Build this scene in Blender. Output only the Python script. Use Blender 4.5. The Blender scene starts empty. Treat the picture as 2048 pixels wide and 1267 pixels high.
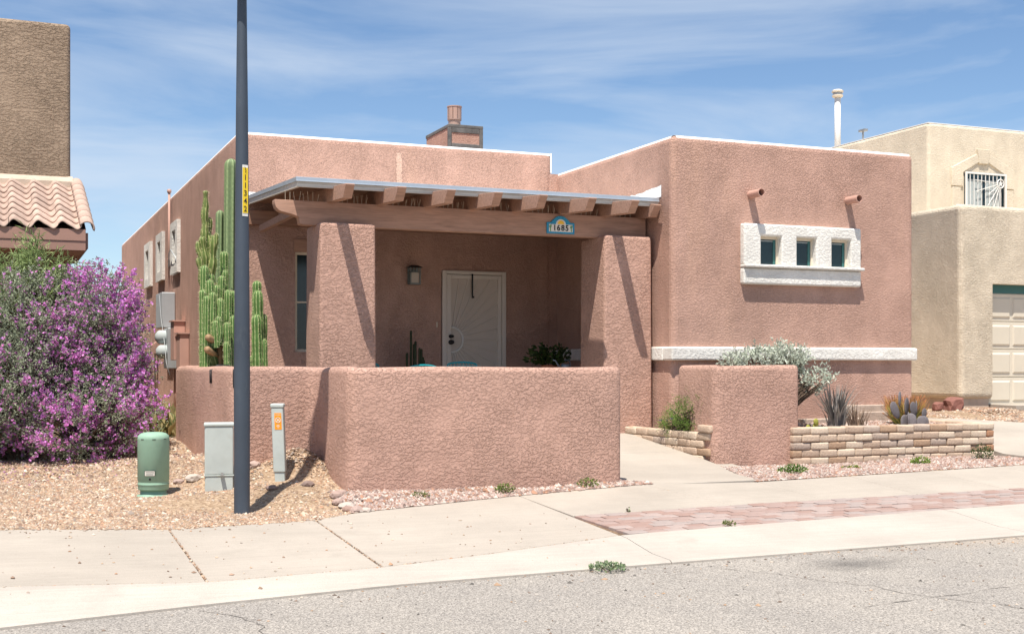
import bpy, bmesh, math, random
import numpy as np
from mathutils import Vector, Matrix
random.seed(7); rng = np.random.default_rng(7)
S = bpy.context.scene
COL = S.collection
EYE = 1.6          # all heights below are metres relative to eye level; everything is lifted by EYE at the end

# ---------------------------------------------------------------- camera
cam_d = bpy.data.cameras.new('camera'); cam = bpy.data.objects.new('camera', cam_d); COL.objects.link(cam)
cam_d.sensor_width = 36.0; cam_d.lens = 36.0*2453/2048
cam_d.shift_y = (725-633.5)/2048
cam_d.clip_end = 2000
YAW = math.atan(1024/2453)
cam.location = (0, 0, EYE); cam.rotation_euler = (math.pi/2, 0, -YAW)
S.camera = cam
# ---------------------------------------------------------------- sky and sun
SUN = Vector((0.25, 0.335, -1.0)).normalized()
w = bpy.data.worlds.new('World'); S.world = w; w.use_nodes = True
nt = w.node_tree; nt.nodes.clear()
def wn(t): return nt.nodes.new(t)
sky = wn('ShaderNodeTexSky'); sky.sky_type = 'NISHITA'; sky.sun_disc = False
sky.sun_elevation = math.asin(-SUN.z); sky.sun_rotation = math.atan2(-SUN.x, -SUN.y)
sky.altitude = 800; sky.air_density = 1.0; sky.dust_density = 0.35; sky.ozone_density = 3.0
tc = wn('ShaderNodeTexCoord'); mp = wn('ShaderNodeMapping'); mp.inputs['Scale'].default_value = (1.0, 1.6, 7.0)
mp.inputs['Rotation'].default_value = (0.10, -0.16, 0.5)
n1 = wn('ShaderNodeTexNoise'); n1.inputs['Scale'].default_value = 2.1; n1.inputs['Detail'].default_value = 7; n1.inputs['Roughness'].default_value = 0.55
n1.inputs['Distortion'].default_value = 0.5
cr = wn('ShaderNodeValToRGB'); cr.color_ramp.elements[0].position = 0.38; cr.color_ramp.elements[1].position = 0.72
cr.color_ramp.elements[0].color = (0.0, 0.0, 0.0, 1); cr.color_ramp.elements[1].color = (0.82, 0.82, 0.82, 1)
mx = wn('ShaderNodeMix'); mx.data_type = 'RGBA'; mx.inputs['B'].default_value = (5.2, 5.8, 6.6, 1)
hs = wn('ShaderNodeHueSaturation'); hs.inputs['Saturation'].default_value = 1.04
bg = wn('ShaderNodeBackground'); bg.inputs['Strength'].default_value = 0.09
wo = wn('ShaderNodeOutputWorld')
L = nt.links.new
L(tc.outputs['Generated'], mp.inputs['Vector']); L(mp.outputs['Vector'], n1.inputs['Vector']); L(n1.outputs['Fac'], cr.inputs['Fac'])
L(cr.outputs['Color'], mx.inputs['Factor']); L(sky.outputs['Color'], hs.inputs['Color']); L(hs.outputs['Color'], mx.inputs['A'])
L(mx.outputs['Result'], bg.inputs['Color']); L(bg.outputs['Background'], wo.inputs['Surface'])
sd = bpy.data.lights.new('sun', 'SUN'); sd.energy = 4.6; sd.angle = math.radians(0.53); sd.color = (1.0, 0.94, 0.85)
so = bpy.data.objects.new('sun', sd); COL.objects.link(so); so.rotation_euler = SUN.to_track_quat('-Z', 'Y').to_euler(); so.location = (-5, -7, 20)
S.view_settings.view_transform = 'Standard'; S.view_settings.look = 'None'; S.view_settings.gamma = 1.0
S.view_settings.exposure = 0.66
S.render.engine = 'CYCLES'

# ---------------------------------------------------------------- materials
def new_mat(name):
    m = bpy.data.materials.new(name); m.use_nodes = True
    t = m.node_tree; b = t.nodes['Principled BSDF']
    return m, t, b
def node(t, typ, **kw):
    n = t.nodes.new(typ)
    for k, v in kw.items():
        if k in n.inputs: n.inputs[k].default_value = v
        else: setattr(n, k, v)
    return n
def c4(c): return (c[0], c[1], c[2], 1)
def coords(t, scale=(1, 1, 1)):
    a = node(t, 'ShaderNodeTexCoord'); m = node(t, 'ShaderNodeMapping'); m.inputs['Scale'].default_value = scale
    t.links.new(a.outputs['Object'], m.inputs['Vector']); return m.outputs['Vector']
def noise(t, vec, scale, detail=4, rough=0.55, dist=0.0, kind=None):
    n = node(t, 'ShaderNodeTexNoise', Scale=scale, Detail=detail, Roughness=rough, Distortion=dist)
    if kind: n.noise_type = kind
    t.links.new(vec, n.inputs['Vector']); return n.outputs['Fac']
def ramp(t, fac, p0, c0, p1, c1):
    r = node(t, 'ShaderNodeValToRGB'); e = r.color_ramp.elements
    e[0].position = p0; e[0].color = c4(c0); e[1].position = p1; e[1].color = c4(c1)
    t.links.new(fac, r.inputs['Fac']); return r.outputs['Color']
def mixc(t, fac, a, b, mode='MIX'):
    m = node(t, 'ShaderNodeMix', data_type='RGBA', blend_type=mode)
    for sock, v in (('Factor', fac), ('A', a), ('B', b)):
        if isinstance(v, (int, float)): m.inputs[sock].default_value = v
        elif isinstance(v, tuple): m.inputs[sock].default_value = c4(v)
        else: t.links.new(v, m.inputs[sock])
    return m.outputs['Result']
def bump(t, b, h, strength, dist, prev=None):
    n = node(t, 'ShaderNodeBump', Strength=strength, Distance=dist)
    t.links.new(h, n.inputs['Height'])
    if prev is not None: t.links.new(prev, n.inputs['Normal'])
    t.links.new(n.outputs['Normal'], b.inputs['Normal']); return n.outputs['Normal']
def mul(c, k): return tuple(min(1, x*k) for x in c)

def stucco(name, col, feat=17.0, depth=0.02, stretch=(1, 1, 1), stain=None, strength=0.9):
    m, t, b = new_mat(name); v = coords(t, stretch)
    big = noise(t, coords(t), 0.55, 3, 0.6)
    c = ramp(t, big, 0.3, mul(col, 0.90), 0.72, mul(col, 1.10))
    if stain:
        s = noise(t, coords(t, (1.6, 1.6, 0.22)), 0.9, 5, 0.65)
        s2 = node(t, 'ShaderNodeMapRange'); t.links.new(s, s2.inputs['Value'])
        s2.inputs['From Min'].default_value = 0.56; s2.inputs['From Max'].default_value = 0.74; s2.inputs['To Max'].default_value = 0.55
        c = mixc(t, s2.outputs['Result'], c, stain)
    # lace texture: ragged raised plates over a sandy coat
    a = noise(t, v, feat, 4.2, 0.58, 0.3)
    cre = node(t, 'ShaderNodeMapRange'); t.links.new(a, cre.inputs['Value'])
    cre.inputs['From Min'].default_value = 0.455; cre.inputs['From Max'].default_value = 0.545; cre.interpolation_type = 'SMOOTHSTEP'
    f2 = noise(t, v, feat*2.7, 3, 0.65)
    add = node(t, 'ShaderNodeMath', operation='MULTIPLY_ADD'); t.links.new(f2, add.inputs[0]); add.inputs[1].default_value = 0.85
    t.links.new(cre.outputs['Result'], add.inputs[2])
    ad2 = node(t, 'ShaderNodeMath', operation='MULTIPLY_ADD'); t.links.new(a, ad2.inputs[0]); ad2.inputs[1].default_value = 0.9
    t.links.new(add.outputs[0], ad2.inputs[2])
    pat = noise(t, coords(t), 1.7, 4, 0.6); pm2 = node(t, 'ShaderNodeMapRange'); t.links.new(pat, pm2.inputs['Value'])
    pm2.inputs['From Min'].default_value = 0.32; pm2.inputs['From Max'].default_value = 0.66; pm2.inputs['To Min'].default_value = 0.35; pm2.inputs['To Max'].default_value = 1.25
    hm = node(t, 'ShaderNodeMath', operation='MULTIPLY'); t.links.new(ad2.outputs[0], hm.inputs[0]); t.links.new(pm2.outputs['Result'], hm.inputs[1])
    med = noise(t, coords(t, (1, 1, 0.6)), 3.4, 5, 0.65); c = mixc(t, 1.0, c, ramp(t, med, 0.3, (0.90, 0.895, 0.89), 0.7, (1.06, 1.06, 1.06)), 'MULTIPLY')
    fine = ramp(t, f2, 0.25, (0.9, 0.9, 0.9), 0.7, (1.04, 1.04, 1.04))
    c = mixc(t, 1.0, c, fine, 'MULTIPLY')
    t.links.new(c, b.inputs['Base Color']); b.inputs['Roughness'].default_value = 0.93; b.inputs['Specular IOR Level'].default_value = 0.15
    bump(t, b, hm.outputs[0], strength, depth)
    return m
def plain(name, col, rough=0.6, metal=0.0, var=0.12, vs=3.0, bs=0.0, bd=0.004, bscale=60, spec=0.4, stretch=(1, 1, 1), dirt=None):
    m, t, b = new_mat(name); v = coords(t, stretch)
    f = noise(t, v, vs, 5, 0.6)
    c = ramp(t, f, 0.3, mul(col, 1-var), 0.7, mul(col, 1+var))
    if dirt:
        d = noise(t, v, vs*2.3, 6, 0.7)
        dr = node(t, 'ShaderNodeMapRange'); t.links.new(d, dr.inputs['Value'])
        dr.inputs['From Min'].default_value = 0.55; dr.inputs['From Max'].default_value = 0.75; dr.inputs['To Max'].default_value = 0.6
        c = mixc(t, dr.outputs['Result'], c, dirt)
    t.links.new(c, b.inputs['Base Color']); b.inputs['Roughness'].default_value = rough; b.inputs['Metallic'].default_value = metal
    b.inputs['Specular IOR Level'].default_value = spec
    if bs: bump(t, b, noise(t, v, bscale, 4, 0.6), bs, bd)
    return m
def attr_mat(name, rough=0.8, spec=0.2, trans=0.0, var=0.0):
    m, t, b = new_mat(name)
    a = node(t, 'ShaderNodeAttribute', attribute_name='Col'); c = a.outputs['Color']
    if var:
        f = noise(t, coords(t), 30, 3, 0.6); c = mixc(t, 1.0, c, ramp(t, f, 0.3, (1-var,)*3, 0.7, (1+var,)*3), 'MULTIPLY')
    t.links.new(c, b.inputs['Base Color'])
    b.inputs['Roughness'].default_value = rough; b.inputs['Specular IOR Level'].default_value = spec
    if trans:
        out = t.nodes['Material Output']; tr = node(t, 'ShaderNodeBsdfTranslucent'); t.links.new(c, tr.inputs['Color'])
        ms = node(t, 'ShaderNodeMixShader'); ms.inputs['Fac'].default_value = trans
        t.links.new(b.outputs[0], ms.inputs[1]); t.links.new(tr.outputs[0], ms.inputs[2]); t.links.new(ms.outputs[0], out.inputs['Surface'])
    return m
def concrete(name, col):
    m, t, b = new_mat(name); v = coords(t)
    f = noise(t, v, 0.9, 6, 0.62); c = ramp(t, f, 0.28, mul(col, 0.86), 0.7, mul(col, 1.07))
    br = noise(t, coords(t, (0.5, 14, 1)), 3.0, 4, 0.6); c = mixc(t, 1.0, c, ramp(t, br, 0.3, (0.93, 0.93, 0.93), 0.7, (1.04, 1.04, 1.04)), 'MULTIPLY')
    sp = noise(t, v, 160, 2, 0.5); c = mixc(t, 1.0, c, ramp(t, sp, 0.25, (0.84, 0.83, 0.82), 0.6, (1.03, 1.03, 1.03)), 'MULTIPLY')
    st = noise(t, v, 2.3, 6, 0.7); sr = node(t, 'ShaderNodeMapRange'); t.links.new(st, sr.inputs['Value'])
    sr.inputs['From Min'].default_value = 0.58; sr.inputs['From Max'].default_value = 0.78; sr.inputs['To Max'].default_value = 0.45
    c = mixc(t, sr.outputs['Result'], c, mul(col, 0.66))
    t.links.new(c, b.inputs['Base Color']); b.inputs['Roughness'].default_value = 0.9; b.inputs['Specular IOR Level'].default_value = 0.2
    bump(t, b, noise(t, v, 90, 4, 0.6), 0.35, 0.006)
    return m
def asphalt(name):
    m, t, b = new_mat(name); v = coords(t)
    vo = node(t, 'ShaderNodeTexVoronoi', Scale=115.0); t.links.new(v, vo.inputs['Vector'])
    bw = node(t, 'ShaderNodeRGBToBW'); t.links.new(vo.outputs['Color'], bw.inputs['Color'])
    c = ramp(t, bw.outputs['Val'], 0.2, (0.22, 0.204, 0.186), 0.8, (0.48, 0.445, 0.40))
    br = noise(t, v, 55, 3, 0.6); c = mixc(t, 1.0, c, ramp(t, br, 0.3, (0.72, 0.71, 0.71), 0.65, (1.12, 1.11, 1.1)), 'MULTIPLY')
    big = noise(t, v, 0.6, 5, 0.6); c = mixc(t, 1.0, c, ramp(t, big, 0.3, (0.86, 0.86, 0.87), 0.7, (1.08, 1.07, 1.05)), 'MULTIPLY')
    # sandy drift and an oil stain that belong to the surface
    g = node(t, 'ShaderNodeTexCoord'); 
    def spot(cx, cy, rx, ry, p0, p1):
        mp_ = node(t, 'ShaderNodeMapping'); mp_.inputs['Location'].default_value = (-cx/rx, -cy/ry, 0); mp_.inputs['Scale'].default_value = (1/rx, 1/ry, 0)
        t.links.new(g.outputs['Object'], mp_.inputs['Vector'])
        ln = node(t, 'ShaderNodeVectorMath', operation='LENGTH'); t.links.new(mp_.outputs['Vector'], ln.inputs[0])
        nz = noise(t, v, 5, 4, 0.6)
        a_ = node(t, 'ShaderNodeMath', operation='MULTIPLY_ADD'); t.links.new(nz, a_.inputs[0]); a_.inputs[1].default_value = 0.9; t.links.new(ln.outputs['Value'], a_.inputs[2])
        r_ = node(t, 'ShaderNodeMapRange'); t.links.new(a_.outputs[0], r_.inputs['Value'])
        r_.inputs['From Min'].default_value = p0; r_.inputs['From Max'].default_value = p1; r_.inputs['To Min'].default_value = 1; r_.inputs['To Max'].default_value = 0
        return r_.outputs['Result']
    s1 = node(t, 'ShaderNodeMath', operation='MULTIPLY'); t.links.new(spot(6.35, 8.05, 0.62, 0.36, 0.5, 1.45), s1.inputs[0]); s1.inputs[1].default_value = 0.62
    c = mixc(t, s1.outputs[0], c, (0.085, 0.08, 0.075))
    s2 = node(t, 'ShaderNodeMath', operation='MULTIPLY'); t.links.new(spot(9.6, 8.75, 3.2, 0.5, 0.55, 1.5), s2.inputs[0]); s2.inputs[1].default_value = 0.6
    c = mixc(t, s2.outputs[0], c, (0.47, 0.38, 0.29))
    t.links.new(c, b.inputs['Base Color']); b.inputs['Roughness'].default_value = 0.92; b.inputs['Specular IOR Level'].default_value = 0.2
    bump(t, b, vo.outputs['Distance'], 0.6, 0.01)
    return m
def wood(name, col, bsc=1.0):
    m, t, b = new_mat(name); v = coords(t, (1.2, 14, 14))
    f = noise(t, v, 2.2, 6, 0.65, 0.4); c = ramp(t, f, 0.3, mul(col, 0.72), 0.62, mul(col, 1.08))
    t.links.new(c, b.inputs['Base Color']); b.inputs['Roughness'].default_value = 0.85; b.inputs['Specular IOR Level'].default_value = 0.2
    bump(t, b, f, 0.5*bsc, 0.006); return m
def soil(name, c0, c1):
    m, t, b = new_mat(name); v = coords(t)
    vo = node(t, 'ShaderNodeTexVoronoi', Scale=34.0); t.links.new(v, vo.inputs['Vector'])
    bw = node(t, 'ShaderNodeRGBToBW'); t.links.new(vo.outputs['Color'], bw.inputs['Color'])
    c = ramp(t, bw.outputs['Val'], 0.2, c0, 0.8, c1)
    f = noise(t, v, 1.3, 5, 0.6); c = mixc(t, 1.0, c, ramp(t, f, 0.3, (0.85,)*3, 0.7, (1.1,)*3), 'MULTIPLY')
    t.links.new(c, b.inputs['Base Color']); b.inputs['Roughness'].default_value = 0.95; b.inputs['Specular IOR Level'].default_value = 0.1
    bump(t, b, vo.outputs['Distance'], 0.8, 0.02); return m

PINK = (0.535, 0.335, 0.265)
M = dict(
    stucco=stucco('pink_stucco', PINK, 30.0, 0.0085, (1, 1, 1.5), stain=(0.62, 0.39, 0.29)),
    stucco_low=stucco('pink_stucco_wall', mul(PINK, 1.0), 24.0, 0.012, (1, 1, 1.5)),
    patch=stucco('peach_patch', (0.68, 0.46, 0.36), 26.0, 0.006),
    white_stucco=stucco('white_stucco', (0.80, 0.775, 0.72), 24, 0.009, (1, 1, 1.3), strength=0.7),
    tan=stucco('brown_stucco', (0.35, 0.262, 0.19), 12.0, 0.020, (1, 1, 2.6)),
    beige=stucco('beige_stucco', (0.70, 0.60, 0.465), 22.0, 0.010, (1, 1, 2.4)),
    cream=stucco('cream_stucco', (0.73, 0.635, 0.495), 22.0, 0.006, (1, 1, 2.2), strength=0.7),
    coat=plain('white_roof_coating', (0.82, 0.82, 0.80), 0.6, var=0.06, bs=0.4, bscale=40),
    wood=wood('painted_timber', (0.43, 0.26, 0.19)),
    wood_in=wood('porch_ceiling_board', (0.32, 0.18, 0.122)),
    fascia=plain('weathered_fascia', (0.56, 0.53, 0.475), 0.7, var=0.15, vs=6, stretch=(0.4, 3, 3), dirt=(0.33, 0.31, 0.28)),
    galv=plain('galvanised_drip_edge', (0.50, 0.56, 0.62), 0.42, metal=0.55, var=0.08),
    concrete=concrete('pale_concrete', (0.415, 0.368, 0.315)),
    gutter=concrete('gutter_concrete', (0.455, 0.41, 0.36)),
    joint=soil('joint_dirt', (0.14, 0.1, 0.07), (0.3, 0.2, 0.13)),
    asphalt=asphalt('worn_asphalt'),
    soil=soil('brown_soil', (0.27, 0.185, 0.12), (0.46, 0.34, 0.235)),
    pink_soil=soil('pink_soil', (0.25, 0.165, 0.13), (0.52, 0.39, 0.32)),
    stone=attr_mat('gravel_stone', 0.9, 0.15),
    leaf=attr_mat('leaf', 0.7, 0.25, 0.25),
    flower=attr_mat('flower_petal', 0.7, 0.1, 0.35),
    cactus=attr_mat('cactus_skin', 0.6, 0.3, var=0.18),
    bark=plain('bark', (0.12, 0.085, 0.06), 0.95, var=0.35, vs=14, bs=0.6, bd=0.01, bscale=40),
    pole=plain('dark_blue_grey_pole', (0.055, 0.070, 0.092), 0.5, metal=0.1, var=0.22, vs=2.2, stretch=(1, 1, 0.4), dirt=(0.10, 0.115, 0.13)),
    green=plain('pale_green_plastic', (0.26, 0.405, 0.30), 0.6, var=0.09, vs=5, spec=0.3, dirt=(0.31, 0.41, 0.32), bs=0.1),
    grey_plastic=plain('pale_grey_plastic', (0.45, 0.49, 0.465), 0.65, var=0.08, vs=4, spec=0.25, dirt=(0.40, 0.41, 0.37), bs=0.1),
    grey_metal=plain('grey_meter_metal', (0.44, 0.46, 0.47), 0.5, metal=0.3, var=0.06),
    steel=plain('steel', (0.42, 0.41, 0.39), 0.45, metal=0.7, var=0.1),
    white=plain('white_paint', (0.76, 0.74, 0.70), 0.55, var=0.04),
    cream_paint=plain('cream_paint', (0.70, 0.61, 0.48), 0.55, var=0.04),
    door_paint=plain('door_paint', (0.70, 0.63, 0.555), 0.5, var=0.03),
    mesh_paint=plain('door_mesh', (0.60, 0.525, 0.455), 0.7, var=0.04),
    black=plain('black_metal', (0.015, 0.015, 0.016), 0.45, var=0.1),
    dark=plain('dark_gap', (0.03, 0.022, 0.018), 0.9, var=0.1),
    glass=plain('dark_window_glass', (0.010, 0.026, 0.032), 0.12, var=0.3, spec=0.5),
    teal_trim=plain('teal_trim', (0.045, 0.15, 0.145), 0.5, var=0.06),
    curtain=plain('pale_blind', (0.40, 0.44, 0.44), 0.8, var=0.06),
    tile=plain('clay_tile', (0.43, 0.31, 0.25), 0.85, var=0.14, vs=4, bs=0.3, bd=0.004),
    neighbour_wood=plain('brown_fascia_board', (0.36, 0.205, 0.16), 0.8, var=0.08, vs=3, stretch=(0.4, 4, 4)),
    mortar=plain('eave_mortar', (0.52, 0.42, 0.33), 0.95, var=0.12, vs=5, bs=0.6, bd=0.01),
    yellow=plain('yellow_tag', (0.80, 0.56, 0.025), 0.5, var=0.03),
    ink=plain('dark_ink', (0.02, 0.018, 0.018), 0.6, var=0.05),
    orange=plain('orange_sticker', (0.85, 0.30, 0.02), 0.5, var=0.03),
    cyan=plain('blue_glaze', (0.02, 0.26, 0.44), 0.3, var=0.08, vs=20),
    glaze=plain('white_glaze', (0.74, 0.70, 0.62), 0.3, var=0.03),
    sunny=plain('yellow_glaze', (0.85, 0.50, 0.03), 0.3, var=0.12, vs=40),
    green_glaze=plain('green_glaze', (0.07, 0.27, 0.06), 0.3, var=0.1),
    turquoise=plain('turquoise_enamel', (0.01, 0.30, 0.34), 0.4, var=0.05),
    terracotta=plain('terracotta', (0.42, 0.15, 0.085), 0.8, var=0.08),
    zinc=plain('zinc', (0.30, 0.36, 0.42), 0.45, metal=0.3, var=0.1),
    copper=plain('painted_flue', (0.50, 0.33, 0.26), 0.5, metal=0.2, var=0.1),
    tar=plain('grey_flashing_mastic', (0.13, 0.13, 0.125), 0.9, var=0.3, vs=6, bs=0.5, bd=0.01, dirt=(0.25, 0.25, 0.24)),
    lamp=plain('verdigris_metal', (0.22, 0.24, 0.225), 0.6, metal=0.3, var=0.15),
    lamp_glass=plain('frosted_lamp_glass', (0.55, 0.47, 0.38), 0.35, var=0.05),
    red_rock=plain('red_rock', (0.26, 0.115, 0.09), 0.9, var=0.15, vs=6, bs=0.6, bd=0.02, bscale=15),
    pipe=plain('pipe_painted_pink', (0.50, 0.30, 0.24), 0.6, var=0.06),
    crack=plain('tar_crack', (0.19, 0.17, 0.152), 0.95, var=0.3, vs=20),
    cable=plain('black_cable', (0.02, 0.02, 0.022), 0.6),
    slate=plain('garage_door_paint', (0.66, 0.59, 0.475), 0.5, var=0.03),
)
def paver_mat(i, col):
    return plain('paver_%s' % i, col, 0.9, var=0.16, vs=5, bs=0.4, bd=0.004, bscale=80)
PAV = [paver_mat(n, c) for n, c in (('rose', (0.335, 0.242, 0.212)), ('red', (0.32, 0.215, 0.182)), ('grey', (0.335, 0.274, 0.25)), ('pale', (0.37, 0.29, 0.26)))]
BLK = [plain('block_'+n, c, 0.92, var=0.17, vs=7, bs=0.7, bd=0.012, bscale=35, dirt=d) for n, c, d in (
    ('sand', (0.52, 0.40, 0.30), (0.40, 0.285, 0.205)), ('tan', (0.47, 0.35, 0.26), (0.56, 0.44, 0.34)),
    ('brown', (0.38, 0.255, 0.17), (0.5, 0.37, 0.26)), ('pale', (0.56, 0.45, 0.345), (0.44, 0.33, 0.245)), ('grey', (0.43, 0.34, 0.275), (0.33, 0.25, 0.20)), ('rust', (0.36, 0.19, 0.11), (0.3, 0.16, 0.1)))]

# ---------------------------------------------------------------- builders
class MB:
    def __init__(s): s.v = []; s.f = []; s.c = []
    def add(s, vs, fs, col=None):
        o = len(s.v); s.v += [tuple(p) for p in vs]; s.f += [tuple(i+o for i in f) for f in fs]
        s.c += [col or (1, 1, 1)]*len(vs); return s
    def box(s, x0, y0, z0, x1, y1, z1):
        v = [(x, y, z) for z in (z0, z1) for y in (y0, y1) for x in (x0, x1)]
        return s.add(v, [(0, 2, 3, 1), (4, 5, 7, 6), (0, 1, 5, 4), (2, 6, 7, 3), (0, 4, 6, 2), (1, 3, 7, 5)])
    def obox(s, c, ax, ay, az, hx, hy, hz):
        c = Vector(c); ax, ay, az = Vector(ax).normalized(), Vector(ay).normalized(), Vector(az).normalized()
        v = [c+ax*x+ay*y+az*z for z in (-hz, hz) for y in (-hy, hy) for x in (-hx, hx)]
        return s.add(v, [(0, 2, 3, 1), (4, 5, 7, 6), (0, 1, 5, 4), (2, 6, 7, 3), (0, 4, 6, 2), (1, 3, 7, 5)])
    def prism(s, pts, fn, a, b):
        """polygon pts (p,q) extruded from a to b; fn(p,q,t) -> xyz"""
        n = len(pts); v = [fn(p, q, a) for p, q in pts]+[fn(p, q, b) for p, q in pts]
        f = [tuple(range(n))[::-1], tuple(range(n, 2*n))]+[(i, (i+1) % n, (i+1) % n+n, i+n) for i in range(n)]
        return s.add(v, f)
    def tube(s, pts, r, n=8, cap=True, col=None):
        pts = [Vector(p) for p in pts]; rs = r if isinstance(r, (list, tuple)) else [r]*len(pts)
        vs = []; up = None
        for i, p in enumerate(pts):
            d = (pts[min(i+1, len(pts)-1)]-pts[max(i-1, 0)]).normalized()
            if up is None: up = Vector((0, 0, 1)) if abs(d.z) < 0.9 else Vector((1, 0, 0))
            a = d.cross(up).normalized(); bb = a.cross(d).normalized(); up = bb
            for k in range(n):
                t = 2*math.pi*k/n; vs.append(p+(a*math.cos(t)+bb*math.sin(t))*rs[i])
        fs = [(i*n+k, i*n+(k+1) % n, (i+1)*n+(k+1) % n, (i+1)*n+k) for i in range(len(pts)-1) for k in range(n)]
        if cap: fs += [tuple(range(n))[::-1], tuple(range((len(pts)-1)*n, len(pts)*n))]
        return s.add(vs, fs, col)
    def lathe(s, c, prof, n=32):
        c = Vector(c); vs = [c+Vector((r*math.cos(2*math.pi*k/n), r*math.sin(2*math.pi*k/n), z)) for r, z in prof for k in range(n)]
        fs = [(i*n+k, i*n+(k+1) % n, (i+1)*n+(k+1) % n, (i+1)*n+k) for i in range(len(prof)-1) for k in range(n)]
        fs += [tuple(range(n))[::-1], tuple(range((len(prof)-1)*n, len(prof)*n))]
        return s.add(vs, fs)
    def build(s, name, mat, parent=None, bevel=0, seg=2, smooth=False, kind=None, label=None):
        return mesh_obj(name, s.v, s.f, mat, parent, bevel, seg, smooth, kind, label, s.c if any(c != (1, 1, 1) for c in s.c) else None)
def world_loc(o):
    p = Vector((0, 0, 0))
    while o: p += o.location; o = o.parent
    return p
def mesh_obj(name, vs, fs, mat, parent=None, bevel=0, seg=2, smooth=False, kind=None, label=None, cols=None):
    me = bpy.data.meshes.new(name)
    vs = np.asarray(vs, dtype=np.float64)
    org = world_loc(parent) if parent is not None else Vector((0, 0, 0))
    vs = vs-np.array(org)
    me.from_pydata(vs.tolist(), [], fs if isinstance(fs, list) else fs.tolist())
    if cols is not None:
        a = me.color_attributes.new('Col', 'FLOAT_COLOR', 'POINT')
        ca = np.ones((len(vs), 4), dtype=np.float32); ca[:, :3] = np.asarray(cols, dtype=np.float32); a.data.foreach_set('color', ca.ravel())
    bm = bmesh.new(); bm.from_mesh(me)
    if len(bm.faces) < 5000: bmesh.ops.recalc_face_normals(bm, faces=bm.faces)
    bm.to_mesh(me); bm.free()
    if smooth: me.polygons.foreach_set('use_smooth', [True]*len(me.polygons))
    me.materials.append(mat)
    o = bpy.data.objects.new(name, me); COL.objects.link(o); o.parent = parent
    if bevel:
        md = o.modifiers.new('bevel', 'BEVEL'); md.width = bevel; md.segments = seg; md.limit_method = 'ANGLE'; md.angle_limit = math.radians(40)
        md.harden_normals = False
        me.polygons.foreach_set('use_smooth', [True]*len(me.polygons))
        wn_ = o.modifiers.new('wn', 'WEIGHTED_NORMAL'); wn_.keep_sharp = False
    if kind: o['kind'] = kind
    if label: o['label'] = label
    return o
def tag(o, label, cat, group=None):
    o['label'] = label; o['category'] = cat
    if group: o['group'] = group
    return o
def thing(name, label, cat, loc, group=None):
    o = bpy.data.objects.new(name, None); COL.objects.link(o); o.location = loc; o.empty_display_size = 0.1
    return tag(o, label, cat, group)
def bake(o):
    """apply the modifiers of o into its mesh"""
    dg = bpy.context.evaluated_depsgraph_get(); me = bpy.data.meshes.new_from_object(o.evaluated_get(dg))
    old = o.data; o.modifiers.clear(); o.data = me; me.name = o.name; bpy.data.meshes.remove(old)
def cut(o, boxes):
    b = MB()
    for q in boxes: b.box(*q)
    c = mesh_obj('cutter', b.v, b.f, M['stucco'], o.parent)
    if o.parent is None: c.location = (0, 0, 0)
    md = o.modifiers.new('cut', 'BOOLEAN'); md.object = c; md.operation = 'DIFFERENCE'; md.solver = 'EXACT'
    bpy.context.view_layer.update(); bake(o); bpy.data.objects.remove(c)
    o.data.polygons.foreach_set('use_smooth', [False]*len(o.data.polygons))
def text_mesh(name, body, size, mat, parent, origin, ax, az, thick=0.002, align='CENTER', sx=1.0, label=None, bold=0.0):
    """flat letters standing in the plane (ax, az) at origin (world)"""
    cu = bpy.data.curves.new('t', 'FONT'); cu.body = body; cu.size = size; cu.align_x = align; cu.align_y = 'CENTER'; cu.extrude = thick; cu.offset = bold
    t = bpy.data.objects.new('t', cu); COL.objects.link(t); bpy.context.view_layer.update()
    me = bpy.data.meshes.new_from_object(t.evaluated_get(bpy.context.evaluated_depsgraph_get()))
    bpy.data.objects.remove(t); bpy.data.curves.remove(cu)
    ax, az = Vector(ax).normalized(), Vector(az).normalized(); n = ax.cross(az)
    org = Vector(origin)-world_loc(parent)
    for v in me.vertices: p = v.co.copy(); v.co = org+ax*(p.x*sx)+az*p.y+n*p.z
    me.materials.clear(); me.materials.append(mat)
    o = bpy.data.objects.new(name, me); COL.objects.link(o); o.parent = parent
    if label: o['label'] = label
    return o
def interp(pts):
    xs = [p[0] for p in pts]
    return lambda x, k=1: float(np.interp(x, xs, [p[k] for p in pts]))
def leaf_mesh(name, pos, dirs, ln, wd, cols, mat, parent, bend=0.0):
    """one diamond (two triangles folded at the midrib) per leaf; numpy arrays"""
    n = len(pos); d = dirs/np.linalg.norm(dirs, axis=1)[:, None]
    r = rng.normal(size=(n, 3)); s_ = np.cross(d, r); s_ /= np.linalg.norm(s_, axis=1)[:, None]; nn = np.cross(d, s_)
    ln = np.broadcast_to(np.asarray(ln), (n,))[:, None]; wd = np.broadcast_to(np.asarray(wd), (n,))[:, None]
    a = pos; b_ = pos+d*ln*0.5+s_*wd*0.5+nn*wd*0.18; c_ = pos+d*ln-nn*ln*bend; e = pos+d*ln*0.5-s_*wd*0.5+nn*wd*0.18
    v = np.stack([a, b_, c_, e], 1).reshape(-1, 3); i = np.arange(n)*4
    f = np.concatenate([np.stack([i, i+1, i+2], 1), np.stack([i, i+2, i+3], 1)])
    return mesh_obj(name, v, f, mat, parent, cols=np.repeat(cols, 4, 0))
def jitter_cols(base, n, dv=0.25, dh=0.08):
    k = 1+rng.uniform(-dv, dv, n)[:, None]; h = 1+rng.uniform(-dh, dh, (n, 3))
    return np.clip(np.asarray(base)[None, :]*k*h, 0, 1)
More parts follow.
